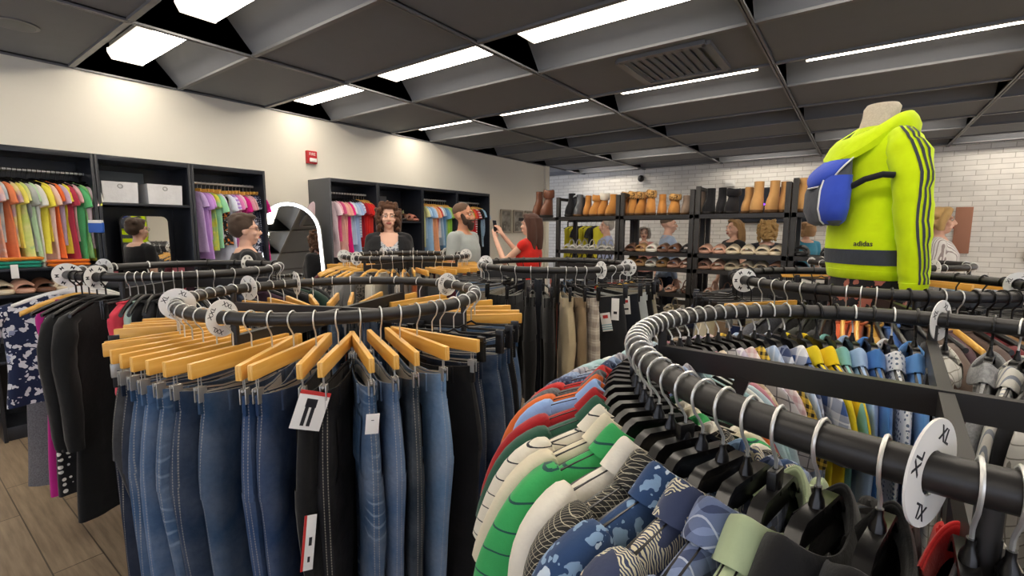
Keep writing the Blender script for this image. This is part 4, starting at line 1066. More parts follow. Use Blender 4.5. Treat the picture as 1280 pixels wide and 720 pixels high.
for deg, ds, fa in el:
    h, hw = hanger('bclip', black_hook=30 < deg < 190); phi = rad(deg); sw = rnd.uniform(-.08,.08)
    if deg in (330, 343, 352): sw = {330:.75,343:.7,352:.6}[deg]
    if deg in (246,262,274,285,296): sw = .25
    RE.put(h, phi, sw)
    mt = fab(*fa) if fa else {'denim blue':mid,'washed blue':washed,'dark denim':navy,'light denim':light}[ds]
    g_ = trousers('trousers', mt, int(deg) % 5, RE.r, detail=True, L=.98, w=.165, th=.024); RE.put(g_, phi, sw); g_.location.z += .02
    if deg == 330:
        hang_tag(g_, .06, -.04, -.29, .06, .11, 0, -.2, [(.25,.12,.75,.3,M_redink),(0,.62,1,.68,M_tealink),(0,.74,1,.8,M_tealink),(0,.86,1,.92,M_tealink)], label='white hang tag with a red mark and teal bands')
        hang_tag(g_, .12, -.035, -.2, .045, .13, 0, 0, [(.3,.6,.75,.72,M_ink)])
        MB().box((-.1,-.0405,-.225),(-.02,-.039,-.215)).build('red_stitch', M_redink, g_)
    if deg == 343: hang_tag(g_, .08, -.038, -.2, .055, .11, 0, -.1, [(.2,.2,.8,.35,M_redink),(.3,.65,.8,.75,M_ink)], label='white hang tag with a red mark')
    items.append((g_, h, hw, ds, 'trousers'))
finish(items, RE.phrase, 'trousers on the middle rack', 'trousers')

# ------------------------------------------------------------------ rack F: activewear around the mannequin
RF = Rack(.035, 2.68, 1.33, .55, 'activewear rack', 'round black rack of activewear with the neon hoodie mannequin standing in its middle', rad(15))
for deg, sz, w_ in ((215,'M','white size divider at the left turn of the activewear ring'), (20,'XL','white size divider at the right turn of the activewear ring')):
    disc(RF, deg, sz, w_)
fl = [(150,'black',('#151517',)),(160,'charcoal',('#2a2b30',)),(170,'navy',('#1d2540',)),(180,'grey',('#7a7a7c',)),(190,'sage',('#8a9080',)),(198,'sand',('#b3a586',)),(206,'cream',('#cfc7b0',)),(214,'pale khaki',('#b4a98a',)),(222,'light brown',('#8c745a',)),(229,'navy blue',('#1f2c50',)),(236,'dark grey',('#3a3b42',)),(242,'charcoal marl',('#3b3c44','heather','#50525a')),(248,'black mesh',('#18181a',)),(253.5,'olive black',('#20221c',)),(258.5,'matte black',('#121214',)),(263.5,'orange',('#c75a30',)),(268,'burnt orange',('#b45a2c',)),(272.5,'ochre',('#b58a34',)),(277,'blue',('#3a64a8',)),(282,'black jersey',('#19191b',)),(287,'taupe',('#6b5c54',)),(292,'mauve brown',('#685258',)),(297,'brown',('#5a4a44',)),(302,'dark red',('#6a1c22',)),(307,'tan',('#8d6a44',)),(312,'bright blue',('#4a86d8',)),(317,'azure',('#3c7ad0',)),(323,'red',('#c41420',)),(329,'scarlet',('#d0181e',)),(335,'deep red',('#b5121c',)),(341,'black and white',('#222226','hstripe','#d8d8d8')),(347,'slate',('#4b545e',)),(353,'steel grey',('#5a6470',)),(359,'jet',('#101012',)),(6,'black nylon',('#17171a',)),(13,'ruby',('#a8121e',)),(20,'cherry red',('#bb1a22',)),(28,'black fleece',('#1a1a1c',)),(38,'graphite',('#303238',)),(50,'black knit',('#1c1c1f',)),(63,'dark blue',('#20304e',)),(77,'black cotton',('#161618',)),(92,'ash',('#8b8c8e',)),(105,'ink black',('#111114',)),(116,'onyx',('#131316',)),(126,'black satin',('#18181b',)),(134,'smoke',('#55565a',)),(142,'pitch black',('#0f0f11',))]
items = []
for k, (deg, ds, fa) in enumerate(fl):
    pants = deg < 240 and deg > 185 or 318 < deg < 360 or 8 < deg < 25
    wd = deg in (229,)
    h, hw = hanger('wood' if wd else 'bclip' if pants else ('wcurve' if deg in (263.5,268,292) else 'black'), black_hook=not (222 < deg < 250 or 262 < deg < 275 or deg in (292,297) or 335 < deg < 350)); phi = rad(deg); sw = rnd.uniform(-.08,.08); RF.put(h, phi, sw)
    if pants or wd: g_ = trousers('sports_trousers', fab(*fa), k % 4, RF.r, detail=False, L=.92, w=.16, th=.022); nm = 'sports trousers'
    else: g_ = garment('tank' if k % 3 == 0 else 'tee', 'sports_shirt', fab(*fa), k % 3, RF.r, L=.62, w=.2, th=.017); nm = 'sports shirt'
    RF.put(g_, phi, sw); g_.location.z -= .012
    items.append((g_, h, hw, ds, nm))
finish(items, RF.phrase, 'sportswear on the activewear rack', lambda n: n)

# ------------------------------------------------------------------ rack H: far rack behind the mannequin
RH = Rack(.15, 4.25, 1.33, .45, 'far rack', 'round black rack between the mannequin and the shoe shelves', rad(0))
disc(RH, 300, 'L', 'white size divider on the far rack beside the striped-shirt woman')
hl = [('pale denim',light),('black',fab('#161618')),('white',fab('#d9d9d6')),('sky blue',fab('#9ab8d4')),('grey',fab('#6c6d70')),('navy',navy),('tan',fab('#a98c66')),('dark red',fab('#7a2028'))]
items = []
for k in range(16):
    deg = 195 + k*22.5; ds, mt = hl[(k*3) % 8]; phi = rad(deg); h, hw = hanger('wood' if k in (0,4,5,6,7,8) else 'bclip'); RH.put(h, phi)
    g_ = trousers('trousers', mt, k % 4, RH.r, detail=False, L=.92, w=.15, th=.022); RH.put(g_, phi); g_.location.z -= .002
    items.append((g_, h, hw, ds, 'trousers'))
finish(items, RH.phrase, 'trousers on the far rack', 'trousers')

# ------------------------------------------------------------------ children's clothes in the wardrobes
def bay(y0, y1, lst, where, group, s=.76, xr=-5.145, hk='black', zr=2.0):
    items = []; n = len(lst)
    for k, e in enumerate(lst):
        ds, fa, kd = e[:3]; kk = e[3] if len(e) > 3 else hk; noun = {'tee':'tee','dress':'dress','tank':'camisole','polo':'polo','shirt':'shirt'}[kd]
        y = y0 + (y1-y0)*(k+.5)/n
        h, hw = hanger(kk, small=True, black_hook=kk == 'black'); sv = s*rnd.uniform(.88,1.06); h.scale = (sv,sv,sv)
        L = {'dress':.86,'tee':.66 if k % 3 else .8,'tank':.62}.get(kd,.7)
        g_ = garment(kd, noun, fab(*fa), k % 4, None, L=L, w=.205, th=.016, s=sv)
        rz = rnd.uniform(-.05,.05) + .42
        for o in (h, g_): o.location = (xr, y, zr+.012); o.rotation_euler = (0,0,rz)
        g_.location.z -= .01
        items.append((g_, h, hw, ds, noun))
    finish(items, where, group, lambda n_: n_)
bay(.49, 1.105, [('lilac pink',('#e3b8c4','tie','#c9b4e0','#f4dfe6'),'tee'),('peach',('#f0a98a','tie','#e4c8c8','#f6d8c8'),'dress'),('pale grey tie-dye',('#cfd2ce','tie','#a9b8c4','#e6d8c8'),'tee'),('coral orange',('#f08a5a',),'dress'),('pastel patchwork',('#e6d690','tie','#c8a8b8','#a8cfa8'),'tee'),('butter yellow',('#efe36a',),'tee'),('lime',('#cfe080','tie','#e8e4a0','#a8d090'),'dress'),('silver grey',('#c2c4c0','tie','#a8b0a8','#dcdcd8'),'tee'),('pale mint',('#bfe0b4',),'dress'),('white cap-sleeve',('#e6e4da',),'tee'),('lemon yellow',('#f2e552',),'tee'),('daffodil',('#f0dd4a',),'tee'),('blush',('#f2cfc0',),'tee'),('neon orange',('#f4793a',),'dress'),('soft lilac',('#c8b4cc',),'tee'),('sunny yellow',('#f4e34c',),'tee'),('crimson',('#b8384e',),'dress'),('rose pink',('#eebcc0',),'tee'),('spring green',('#5fc07a',),'tee'),('light green',('#9edc8a',),'dress'),('pale pink',('#f0d4d8',),'tee'),('chartreuse',('#d8dc58',),'tee'),('white',('#eeeeea',),'tee')], 'pastel wardrobe rail', 'pastel children\'s clothes in the first wardrobe')
bay(1.84, 2.43, [('pale lilac',('#d2b4e6',),'dress'),('lavender',('#c99ae0',),'dress'),('orchid',('#d49ae4',),'tee'),('yellow-green',('#d8d84a','tie','#9ad08a','#f0e880'),'tee'),('mint green',('#9fe0b0',),'tee'),('white lilac',('#dcd6ec',),'tee'),('black print',('#222226','floral','#e88a3a','#d8d8d8'),'tank'),('icy white',('#dfe2f0',),'dress'),('purple striped',('#b088d8','wstripe','#e4d8f0'),'tee'),('pink',('#e884c0',),'tee'),('pale pink',('#ecc4d4',),'tee'),('magenta',('#d81c86',),'tee'),('rose',('#e0a4b4',),'tee'),('dusty pink',('#dca8a8','dots','#f0d8d8'),'tee'),('dark floral',('#252a3e','floral','#cdd0dc','#7a84a4'),'dress'),('midnight speckled',('#20243a','dots','#b8bcd0'),'dress'),('hot pink dotted',('#e0208c','dots','#f080c0'),'dress')], 'lilac wardrobe rail', 'lilac and pink clothes in the third wardrobe', hk='wood')
bay(3.23, 3.83, [('white pink',('#eed6de',),'dress'),('pink ruffled',('#eeb8c4',),'tee'),('deep pink',('#d85a8a',),'tee'),('peach pink',('#f0b8ac',),'dress'),('salmon',('#f0aca0',),'tee'),('fuchsia',('#e81c84',),'dress'),('white',('#e6e8f0',),'tee'),('pale blue',('#bcd2ee',),'tee'),('baby blue',('#aac6ee',),'dress'),('lilac blue',('#b4bce4',),'tee'),('blue striped',('#a8b8dc','wstripe','#e4e8f4'),'tee'),('dark red',('#a81c2c',),'tee','wcurve'),('red',('#d62828',),'tee','wcurve'),('bright red',('#e22a26',),'tee','wcurve'),('tomato red',('#d83a30',),'tee','wcurve'),('red and white',('#d22e2e','wstripe','#eeeeee'),'dress','wcurve')], 'fourth wardrobe rail', 'pink, blue and red tees in the fourth wardrobe')
bay(4.66, 5.29, [('pale yellow',('#dcdca0',),'tee'),('powder blue',('#a8c8e8',),'tee'),('sky blue',('#90b8e0',),'dress'),('light blue',('#b0d0ee',),'tee'),('apricot',('#f0b890',),'tee'),('peach',('#eca880',),'dress'),('red',('#c83228',),'tee'),('white',('#e6e8ee',),'tee'),('pale denim',('#a0bcd4',),'dress'),('blue',('#6c9cc8',),'tee'),('sage',('#9cc0a0',),'tee'),('lime green',('#a4d050',),'tee'),('grass green',('#8cc84a',),'tee'),('grey',('#8a8c90',),'dress')], 'pale tee rail', 'pale blue and green tees in the sixth wardrobe', hk='wcurve')
bay(5.36, 6.06, [('black',('#161618',),'tee'),('jet black',('#101012',),'tee'),('charcoal',('#2a2a2e',),'tee'),('dark navy',('#1c2234',),'tee'),('yellow',('#d8dc50',),'tee'),('lime',('#b0d848',),'tee'),('orange red',('#d8542e',),'tee'),('red',('#cc2430',),'dress'),('white and red',('#e4dcdc','wstripe','#c43038'),'tee'),('black plain',('#141416',),'dress'),('black soft',('#19191c',),'tee'),('sky blue',('#a4c8e4',),'tee'),('pale blue dotted',('#b4d0e8','dots','#7898c0'),'tee')], 'last wardrobe rail', 'black and red tees in the last wardrobe', hk='wcurve')
# shoes on the high wardrobe shelf
for k, (y, m_, l) in enumerate(((4.28,blk,'black sandal on the high wardrobe shelf'),(4.4,tanl,'brown sandal on the high wardrobe shelf, nearer the pair of tees'),(4.5,coral,'pinkish sandal at the end of the high wardrobe shelf'))):
    slide(-5.05, y, 1.686, PI/2+.3, m_, m_, l, 'sandals in the wardrobe', 1.0)
for y, c, l in ((.78,'blue','blue packaged garment pinned to the white tee at the pastel rail end'),):
    b = empty('packet', l, 'packet', (-4.915, 1.1, 1.58), .9)
    MB().cbox((-.05,-.012,-.05),(.05,.012,.03),.006).build('pouch', plain('cobalt_pouch','#1f56b4',.4), b); MB().cbox((-.045,-.014,.025),(.045,.014,.05),.002).build('header_card', M_paper, b)
# ------------------------------------------------------------------ people
def remeshed(mb, name, voxel, smooth=6, cut=None):
    me = mb.mesh(name, 180)
    o = bpy.data.objects.new('tmp', me); COL.objects.link(o)
    r = o.modifiers.new('r', 'REMESH'); r.mode = 'VOXEL'; r.voxel_size = voxel
    s = o.modifiers.new('s', 'SMOOTH'); s.iterations = smooth; s.factor = .5
    dg = bpy.context.evaluated_depsgraph_get(); out = bpy.data.meshes.new_from_object(o.evaluated_get(dg))
    bpy.data.objects.remove(o); bpy.data.meshes.remove(me)
    if cut:
        b = bmesh.new(); b.from_mesh(out)
        bmesh.ops.delete(b, geom=[f for f in b.faces if cut(f.calc_center_median())], context='FACES'); b.to_mesh(out); b.free()
    out.name = name; out.shade_smooth(); out.materials.clear(); out.materials.append(None); return out

def hand(m, w, d, thumb, palm, curl=.35):
    # w wrist point, d finger direction, thumb direction, palm normal
    w = Vector(w); d = Vector(d).normalized(); t = Vector(thumb); t = (t - d*t.dot(d)).normalized(); p = Vector(palm).normalized()
    for k in range(4): m.cap(w + t*(.022-.015*k)*.7, w + d*.085 + t*(.03-.019*k), .014, .012, 8)
    for k, L in enumerate((.072,.08,.075,.06)):
        b = w + d*.085 + t*(.03-.019*k); d1 = (d*cos(curl)+p*sin(curl)).normalized(); d2 = (d*cos(curl*2.2)+p*sin(curl*2.2)).normalized()
        a = b + d1*L*.5; m.cap(b, a, .0095, .0085, 8); m.cap(a, a + d2*L*.5, .0085, .007, 8)
    b = w + d*.025 + t*.028; a = b + (d*.6+t*.7+p*.2).normalized()*.04; m.cap(b, a, .012, .01, 8); m.cap(a, a + (d*.9+t*.3+p*.3).normalized()*.03, .01, .008, 8)

def person(label, loc, rz, h=1.72, male=False, skin=M_skin, hair='#5a4632', hairstyle='short', top='#222222', topfab=None, pants='#23252c', arms=None, girth=1.0, open_cardigan=None, sleeve='short', beard=None, head_turn=0.0, head_tilt=0.0, glasses=False, holds=None):
    # faces -y locally
    s = h/1.72
    P = empty('person', label, 'person', loc, rz); P.scale = (s, s, s)
    sw = .185 if male else .165; g = girth
    arms = arms or {}
    J = {}
    for sg in (-1, 1):
        J[sg] = arms.get(sg, [(sg*(sw+.045), .01, 1.14), (sg*(sw+.05), -.06, .9)])
    b = MB()
    # legs
    for sg in (-1, 1):
        b.cap((sg*.09,0,.9),(sg*.095,-.01,.5),.088*g,.06,14); b.cap((sg*.095,-.01,.5),(sg*.1,.02,.09),.058,.038,14); b.cap((sg*.1,.03,.045),(sg*.115,-.13,.03),.042,.03,10)
    # trunk as flattened sections
    def sec(rows, m, inf=0.0):
        rings = []
        for z, rx, ry, y in rows:
            rings.append([((rx*g+inf)*cos(a), y + (ry*g+inf)*sin(a), z) for a in [2*PI*j/24 for j in range(24)]])
        m.loft(rings)
    trunk = [(.84,.15,.11,.01),(.92,.172 if male else .185,.125,.012),(1.02,.155 if male else .15,.112,.0),(1.1,.155 if male else .142,.108,-.005),(1.2,.172 if male else .158,.118 if male else .13,-.012),(1.3,.185 if male else .165,.118 if male else .128,-.008),(1.38,.178 if male else .155,.098,.0),(1.43,.13,.075,.008),(1.465,.07,.058,.012)]
    sec(trunk, b)
    b.cap((0,.015,1.43),(0,.0,1.54),.056 if male else .049,.05 if male else .044,16)
    for sg in (-1, 1):
        e, w = J[sg]; sh = (sg*sw,.005,1.395)
        b.cap((sg*.09,.005,1.4), sh, .06, .056 if male else .048, 14); b.cap(sh, e, .053*g if male else .046*g, .04 if male else .036, 14); b.cap(e, w, .038 if male else .034, .025, 14)
    # head
    hm = Matrix.Translation((0,-.005,1.53)) @ Matrix.Rotation(head_turn,4,'Z') @ Matrix.Rotation(head_tilt,4,'X') @ Matrix.Translation((0,.005,-1.53))
    hd = MB()
    hd.ell((0,.015,1.64),(.074,.092,.085),20,14); hd.ell((0,-.012,1.58),(.06,.072,.075),18,12); hd.cap((0,-.05,1.525),(0,-.045,1.53),.032,.034,12)
    hd.cap((-.028,-.07,1.545),(.028,-.07,1.545),.018,.018,10)
    hd.cap((0,-.092,1.62),(0,-.108,1.583),.009,.015,10); hd.cap((-.013,-.096,1.58),(.013,-.096,1.58),.01,.01,8)
    hd.cap((-.05,-.076,1.637),(.05,-.076,1.637),.012,.012,10)
    for sg in (-1,1):
        hd.ell((sg*.045,-.066,1.585),(.024,.02,.022),10,8); hd.ell((sg*.076,.012,1.6),(.01,.022,.033),10,8)
    hd.cap((-.02,-.088,1.553),(.02,-.088,1.553),.008,.008,8)
    b.add(hd.v, hd.f, hm)
    for sg in (-1, 1):
        e, w = Vector(J[sg][0]), Vector(J[sg][1]); d = (w-e).normalized()
        if arms.get('up'): hand(b, w, d*.8+Vector((0,0,.4)), (sg*-.6,-.2,.4), (sg*-1,0,0), .6)
        else: hand(b, w, d, (0,-1,0), (-sg,0,0), .3)
    inst('body', remeshed(b, 'body', .0085, 5), skin, P)
    HM = hm
    def hp(mb, name, mat, ang=60):
        m2 = MB(); m2.add(mb.v, mb.f, HM); return m2.build(name, mat, P, ang)
    for sg in (-1,1):
        e_ = MB(); e_.ell((sg*.031,-.081,1.617),(.0125,.008,.0075),12,8); hp(e_, 'eye', plain('eye_white','#e6e0da',.25)); 
        e_ = MB(); e_.ell((sg*.031,-.0865,1.617),(.0055,.0035,.0055),10,6); hp(e_, 'iris', plain('dark_iris','#33261e',.2))
        br = MB(); br.cap((sg*.016,-.09,1.642),(sg*.046,-.08,1.643),.0045,.0035,8); hp(br, 'eyebrow', fab(hair))
    lp = MB(); lp.cap((-.02,-.0945,1.551),(.02,-.0945,1.551),.0055,.0055,8); lp.cap((-.015,-.0955,1.545),(.015,-.0955,1.545),.006,.006,8); hp(lp, 'lips', plain('lips','#a8584e' if not male else '#b07c6c',.5))
    # hair
    hr = MB(); r2 = random.Random(len(label))
    def lock(p, r): hr.ell(p, r, 10, 8)
    if hairstyle == 'buzz':
        hr.ell((0,.022,1.655),(.077,.093,.078),20,12)
    else:
        hr.ell((0,.026,1.662),(.085,.098,.08),20,12); hr.ell((0,.05,1.625),(.08,.075,.08),16,10); hr.ell((0,-.035,1.712),(.062,.05,.028),14,8)
    if hairstyle == 'short':
        for k in range(26): a = r2.uniform(0,2*PI); q = r2.uniform(.2,1); lock((.075*q*cos(a),.03+.085*q*sin(a),1.735-.05*q*q), (.026,.026,.02))
        for sg in (-1,1): hr.ell((sg*.075,.02,1.645),(.016,.045,.04),10,8)
    if hairstyle == 'long':
        for sg in (-1,1):
            hr.tube([(sg*.04,-.035,1.72),(sg*.078,.0,1.67),(sg*.084,.035,1.58),(sg*.088,.045,1.5),(sg*.085,.045,1.42),(sg*.08,.04,1.36)],[.026,.028,.03,.032,.03,.02],12)
        hr.tube([(0,.09,1.68),(0,.11,1.58),(0,.115,1.46),(0,.12,1.34)],[.06,.055,.05,.035],14)
        for sg in (-1,1): hr.tube([(sg*.06,.06,1.68),(sg*.075,.085,1.58),(sg*.08,.09,1.46),(sg*.075,.09,1.34)],[.035,.035,.035,.022],12)
    if hairstyle == 'curly':
        hr.ell((0,.045,1.6),(.095,.08,.13),16,12)
        for k in range(300):
            a = r2.uniform(0,2*PI); z = r2.uniform(1.48,1.76); R = .102+.015*sin((z-1.48)*8)
            x, y = R*cos(a), .03+R*sin(a)
            if z > 1.7: x *= .7; y *= .7
            if y < -.045 and z < 1.7 and abs(x) < .08: continue
            lock((x,y,z), r2.uniform(.013,.022))
    if hairstyle == 'bob':
        for sg in (-1,1): hr.tube([(sg*.045,-.06,1.715),(sg*.086,-.04,1.66),(sg*.096,-.01,1.59),(sg*.09,-.01,1.52)],[.028,.032,.034,.028],12)
        hr.tube([(0,.09,1.68),(0,.1,1.6),(0,.09,1.52)],[.075,.08,.06],14)
        for k in range(24): a = r2.uniform(-.4,PI+.4); lock((.09*cos(a),.03+.085*sin(a),r2.uniform(1.52,1.72)), .024)
    def face_cut(c):
        q = c; lim = 1.7 if hairstyle != 'curly' else 1.69
        return q.y < -.052 and q.z < lim and abs(q.x) < .062
    hme = remeshed(hr, 'hair', .0065 if hairstyle == 'curly' else .009, 1 if hairstyle == 'curly' else 3, face_cut); hme.transform(HM); inst('hair', hme, fab(hair, 'heather', hair), P)
    if beard:
        bd = MB(); bd.cap((-.05,-.05,1.55),(.05,-.05,1.55),.034,.034,12); bd.cap((0,-.07,1.53),(0,-.075,1.495),.042,.028,12)
        for sg in (-1,1): bd.cap((sg*.062,-.015,1.61),(sg*.05,-.05,1.545),.018,.03,10)
        bd.cap((-.026,-.093,1.566),(.026,-.093,1.566),.008,.008,8)
        bme = remeshed(bd, 'beard', .007, 3, lambda c: c.y < -.09 and 1.543 < c.z < 1.558 and abs(c.x) < .018); bme.transform(HM); inst('beard', bme, fab(beard, 'heather', beard), P)
    if glasses:
        gl = MB()
        for sg in (-1,1): gl.tube([(sg*.033+.022*cos(a*PI/8),-.098,1.617+.017*sin(a*PI/8)) for a in range(16)], .0018, 6, True); gl.tube([(sg*.055,-.097,1.62),(sg*.078,.01,1.62)], .0018, 6)
        gl.tube([(-.011,-.099,1.62),(.011,-.099,1.62)], .0018, 6); hp(gl, 'glasses', M_black)
    # clothing
    tp = MB(); inf = .012
    sec([(r[0] if r[0] > .9 else .86, r[1], r[2], r[3]) for r in trunk[:8]], tp, inf)
    for sg in (-1, 1):
        e, w = Vector(J[sg][0]), Vector(J[sg][1]); sh = Vector((sg*sw,.005,1.395))
        tp.cap((sg*.08,.005,1.405), sh, .064, .062 if male else .055, 14)
        if sleeve == 'short': tp.cap(sh, sh + (e-sh)*.62, .068 if male else .058, .062 if male else .052, 14)
        elif sleeve == 'long': tp.cap(sh, e, .064*g, .052, 14); tp.cap(e, e+(w-e)*.9, .05, .036, 14)
        else: tp.cap(sh, sh + (e-sh)*.1, .056, .055, 14)
    neck = lambda c: c.z > 1.41 and (c.x**2 + (c.y-.01)**2) < (.075 if male else .1)**2 and c.z > 1.425
    tf = topfab or fab(top)
    if open_cardigan:
        inst('blouse', remeshed(tp, 'blouse', .011, 5, lambda c: c.z > 1.33 and abs(c.x) < .1*(c.z-1.3)/.1 and c.y < .02), open_cardigan, P)
        t2 = MB(); sec([(r[0] if r[0] > .9 else .8, r[1], r[2], r[3]) for r in trunk[:8]], t2, .026)
        for sg in (-1,1):
            e, w = Vector(J[sg][0]), Vector(J[sg][1]); sh = Vector((sg*sw,.005,1.395))
            t2.cap((sg*.08,.005,1.41), sh, .07, .066, 14); t2.cap(sh, e, .066, .056, 14); t2.cap(e, e+(w-e)*.9, .054, .042, 14)
        inst('cardigan', remeshed(t2, 'cardigan', .011, 5, lambda c: c.y < .02 and abs(c.x) < .075+.02*(c.z-1.2) or (c.z > 1.42 and abs(c.x) < .085)), fab(top), P)
    else:
        inst('top', remeshed(tp, 'top', .011, 5, neck), tf, P)
        if male:
            cl_ = MB(); rings = []
            for r, z in ((.07,1.425),(.066,1.46),(.07,1.468),(.088,1.435)): rings.append([(r*cos(a), .012+r*.92*sin(a), z-.03*max(0,-sin(a))) for a in [-PI/2+.25+(2*PI-.5)*j/22 for j in range(23)]])
            cl_.loft(rings, closed=False); cl_.build('collar', tf, P)
    tr = MB(); sec([(.8,.15,.11,.01),(.92,.176 if male else .186,.128,.012),(1.0,.162,.118,.002)], tr, .008)
    for sg in (-1,1): tr.cap((sg*.09,0,.88),(sg*.095,-.01,.5),.1*g,.078,14); tr.cap((sg*.095,-.01,.5),(sg*.1,.01,.09),.076,.062,14)
    inst('trousers', remeshed(tr, 'trousers', .014, 4), fab(pants), P)
    for sg in (-1,1):
        sh_ = MB(); sh_.cap((sg*.1,.035,.045),(sg*.118,-.15,.035),.05,.04,12); inst('shoe', remeshed(sh_, 'shoe', .008, 4, lambda c: False), M_black, P)
    return P
def ray_at(u, d):
    k = (u-640)/591; return (d*(-.5916+.8062*k), d*(.8062+.5916*k))
def face_dir(fx, fy): return math.atan2(fx, -fy)     # rotation so that local -y points along (fx, fy)
p = ray_at(309, 3.7)
person('person with short brown hair and glasses in a black tee, seen from behind', (p[0], p[1], 0), face_dir(.35,.94), 1.66, hair='#4a3b30', hairstyle='short', top='#16161a', girth=1.12, glasses=True)
p = ray_at(487, 4.95)
person('person with curly brown hair in a black cardigan over a patterned blouse', (p[0], p[1], 0), face_dir(-p[0]*.95, -p[1]) + .05, 1.8, hair='#5a3d2b', hairstyle='curly', top='#17181c', open_cardigan=fab('#c9ccd2','floral','#5c6274','#f0f0f0',.8), girth=1.25, head_tilt=-.06)
p = ray_at(580, 4.75)
person('bearded person in a light grey polo looking away to one side', (p[0], p[1], 0), face_dir(.95,.25), 1.82, True, skin=M_skin2, hair='#604a3a', hairstyle='buzz', top='#a3aaa8', pants='#2a2c32', girth=1.05, beard='#3a2a20')
p = ray_at(662, 5.35)
pw = person('person in a sleeveless red top holding up a dark phone', (p[0], p[1], 0), face_dir(-.9,-.1), 1.73, skin=M_skin, hair='#4c3228', hairstyle='long', top='#d3281f', sleeve='none', arms={-1:[(-.2,-.2,1.22),(-.07,-.40,1.50)], 1:[(.22,-.2,1.2),(.06,-.42,1.46)], 'up':True})
ph = empty('phone', 'dark phone held up by the person in the red top', 'phone', (0,0,0), 0)
v = Matrix.Rotation(face_dir(-.9,-.1), 4, 'Z') @ Vector((0,-.46,1.6)); ph.location = (p[0]+v.x, p[1]+v.y, v.z); ph.rotation_euler = (.15,0,face_dir(-.9,-.1))
MB().cbox((-.037,-.004,-.075),(.037,.004,.075),.003).build('case', M_plastic, ph); MB().cbox((-.034,.0035,-.072),(.034,.0046,.072),.0004).build('screen', plain('dim_screen','#20242c',.1), ph)
p = ray_at(834, 6.5)
person('person with cropped hair in a pale blue shirt behind the shoe shelves', (p[0], p[1], 0), face_dir(.85,.5), 1.76, True, skin=M_skin, hair='#6b5a4c', hairstyle='buzz', top='#b7c8e2', sleeve='long', pants='#2b3040')
p = ray_at(915, 6.4)
person('person with long blond hair and a dark vest behind the shoe shelves', (p[0], p[1], 0), face_dir(-.55,-.6), 1.7, hair='#a58258', hairstyle='long', top='#2c2b2c', sleeve='none')
p = ray_at(957, 6.2)
person('person with frizzy blond curls seen from behind past the shoe shelves', (p[0], p[1], 0), face_dir(-.1,.99), 1.66, hair='#b8945e', hairstyle='curly', top='#3a3a42')
p = ray_at(1005, 7.0)
person('person with light brown hair in a teal top partly hidden by the last shelf post', (p[0], p[1], 0), face_dir(-.6,.8), 1.68, hair='#a3805c', hairstyle='bob', top='#3f86a0')
p = ray_at(757, 7.4)
person('person in a white-blue shirt facing the shoe shelves at the sparkling sandals', (p[0], p[1], 0), face_dir(-.6,-.4), 1.74, True, hair='#b9b2a8', hairstyle='short', top='#b9c6ea', sleeve='long')
p = ray_at(804, 8.3)
person('grey-haired person in a pink top far behind the leopard-lined boots', (p[0], p[1], 0), face_dir(.3,-.9), 1.62, hair='#8d8780', hairstyle='bob', top='#d79a92', glasses=True)
p = ray_at(1170, 4.55)
person('person with wavy blond hair in a striped white shirt behind the neon hoodie', (p[0], p[1], 0), face_dir(.97,-.1), 1.77, hair='#c29e68', hairstyle='bob', topfab=fab('#e3dfda','vstripe','#9c8f8c'), sleeve='long', girth=1.1)

# ------------------------------------------------------------------ mannequin, hoodie, backpack
MX, MY = .035, 2.68; MRZ = math.atan2(.87, -.49)
mq = empty('mannequin', 'cream fabric mannequin torso on a pole in the middle of the activewear rack', 'mannequin', (MX, MY, 0), MRZ)
m = MB(); rings = []
for z, rx, ry, y in ((1.2,.165,.115,.0),(1.3,.17,.12,.0),(1.42,.15,.105,.0),(1.55,.14,.1,0),(1.7,.165,.12,-.01),(1.82,.18,.115,-.005),(1.92,.17,.095,.005),(1.97,.12,.075,.01),(2.01,.07,.066,.012),(2.05,.066,.064,.005),(2.085,.068,.066,.0),(2.1,.058,.056,0)):
    rings.append([(rx*cos(a), y+ry*sin(a), z) for a in [2*PI*j/28 for j in range(28)]])
m.loft(rings); m.build('torso', fab('#d8cdb8','heather','#cbbfa8'), mq)
MB().tube([(0,0,.02),(0,0,1.22)], .018, 14).build('pole', M_steel, mq); MB().lathe([(.16,.0),(.16,.012),(.1,.022),(.02,.035)]).build('base', M_steel, mq)
NEON = fab('#d3f000', 'plain'); DKG = fab('#3c4149')
hd_ = empty('hoodie', 'neon yellow-green hoodie with dark sleeve stripes on the mannequin', 'hoodie', (MX, MY, 0), MRZ); hd_.scale = (.93, .95, 1)
def torso_ring(z, rx, ry, y, amp=.0, n=48, ph=0):
    return [((rx + amp*sin(5*a+ph+z*9))*cos(a), y + (ry + amp*sin(4*a+ph*2+z*7))*sin(a), z) for a in [2*PI*j/n for j in range(n)]]
prof = [(1.37,.205,.15,0,.004),(1.41,.214,.16,0,.005),(1.47,.216,.165,0,.006),(1.56,.212,.165,0,.007),(1.66,.212,.162,-.005,.005),(1.76,.216,.158,-.005,.004),(1.85,.222,.148,0,.003),(1.91,.215,.13,.002,.002),(1.955,.18,.11,.006,.001),(1.985,.125,.09,.01,0),(2.0,.095,.08,.01,0)]
m = MB(); m.loft([torso_ring(*q) for q in prof], False, False); m.build('body', NEON, hd_)
bb = MB(); bb.loft([torso_ring(z, rx+.003, ry+.003, 0, .005) for z, rx, ry in ((1.41,.213,.159),(1.43,.2145,.161),(1.455,.2155,.163),(1.475,.2155,.165))], False, False); bb.build('dark_band', DKG, hd_)
MB().loft([torso_ring(z, rx, ry, 0, .004) for z, rx, ry in ((1.345,.196,.142),(1.352,.203,.149),(1.385,.209,.155),(1.39,.204,.15))], False, False).build('hem', NEON, hd_)
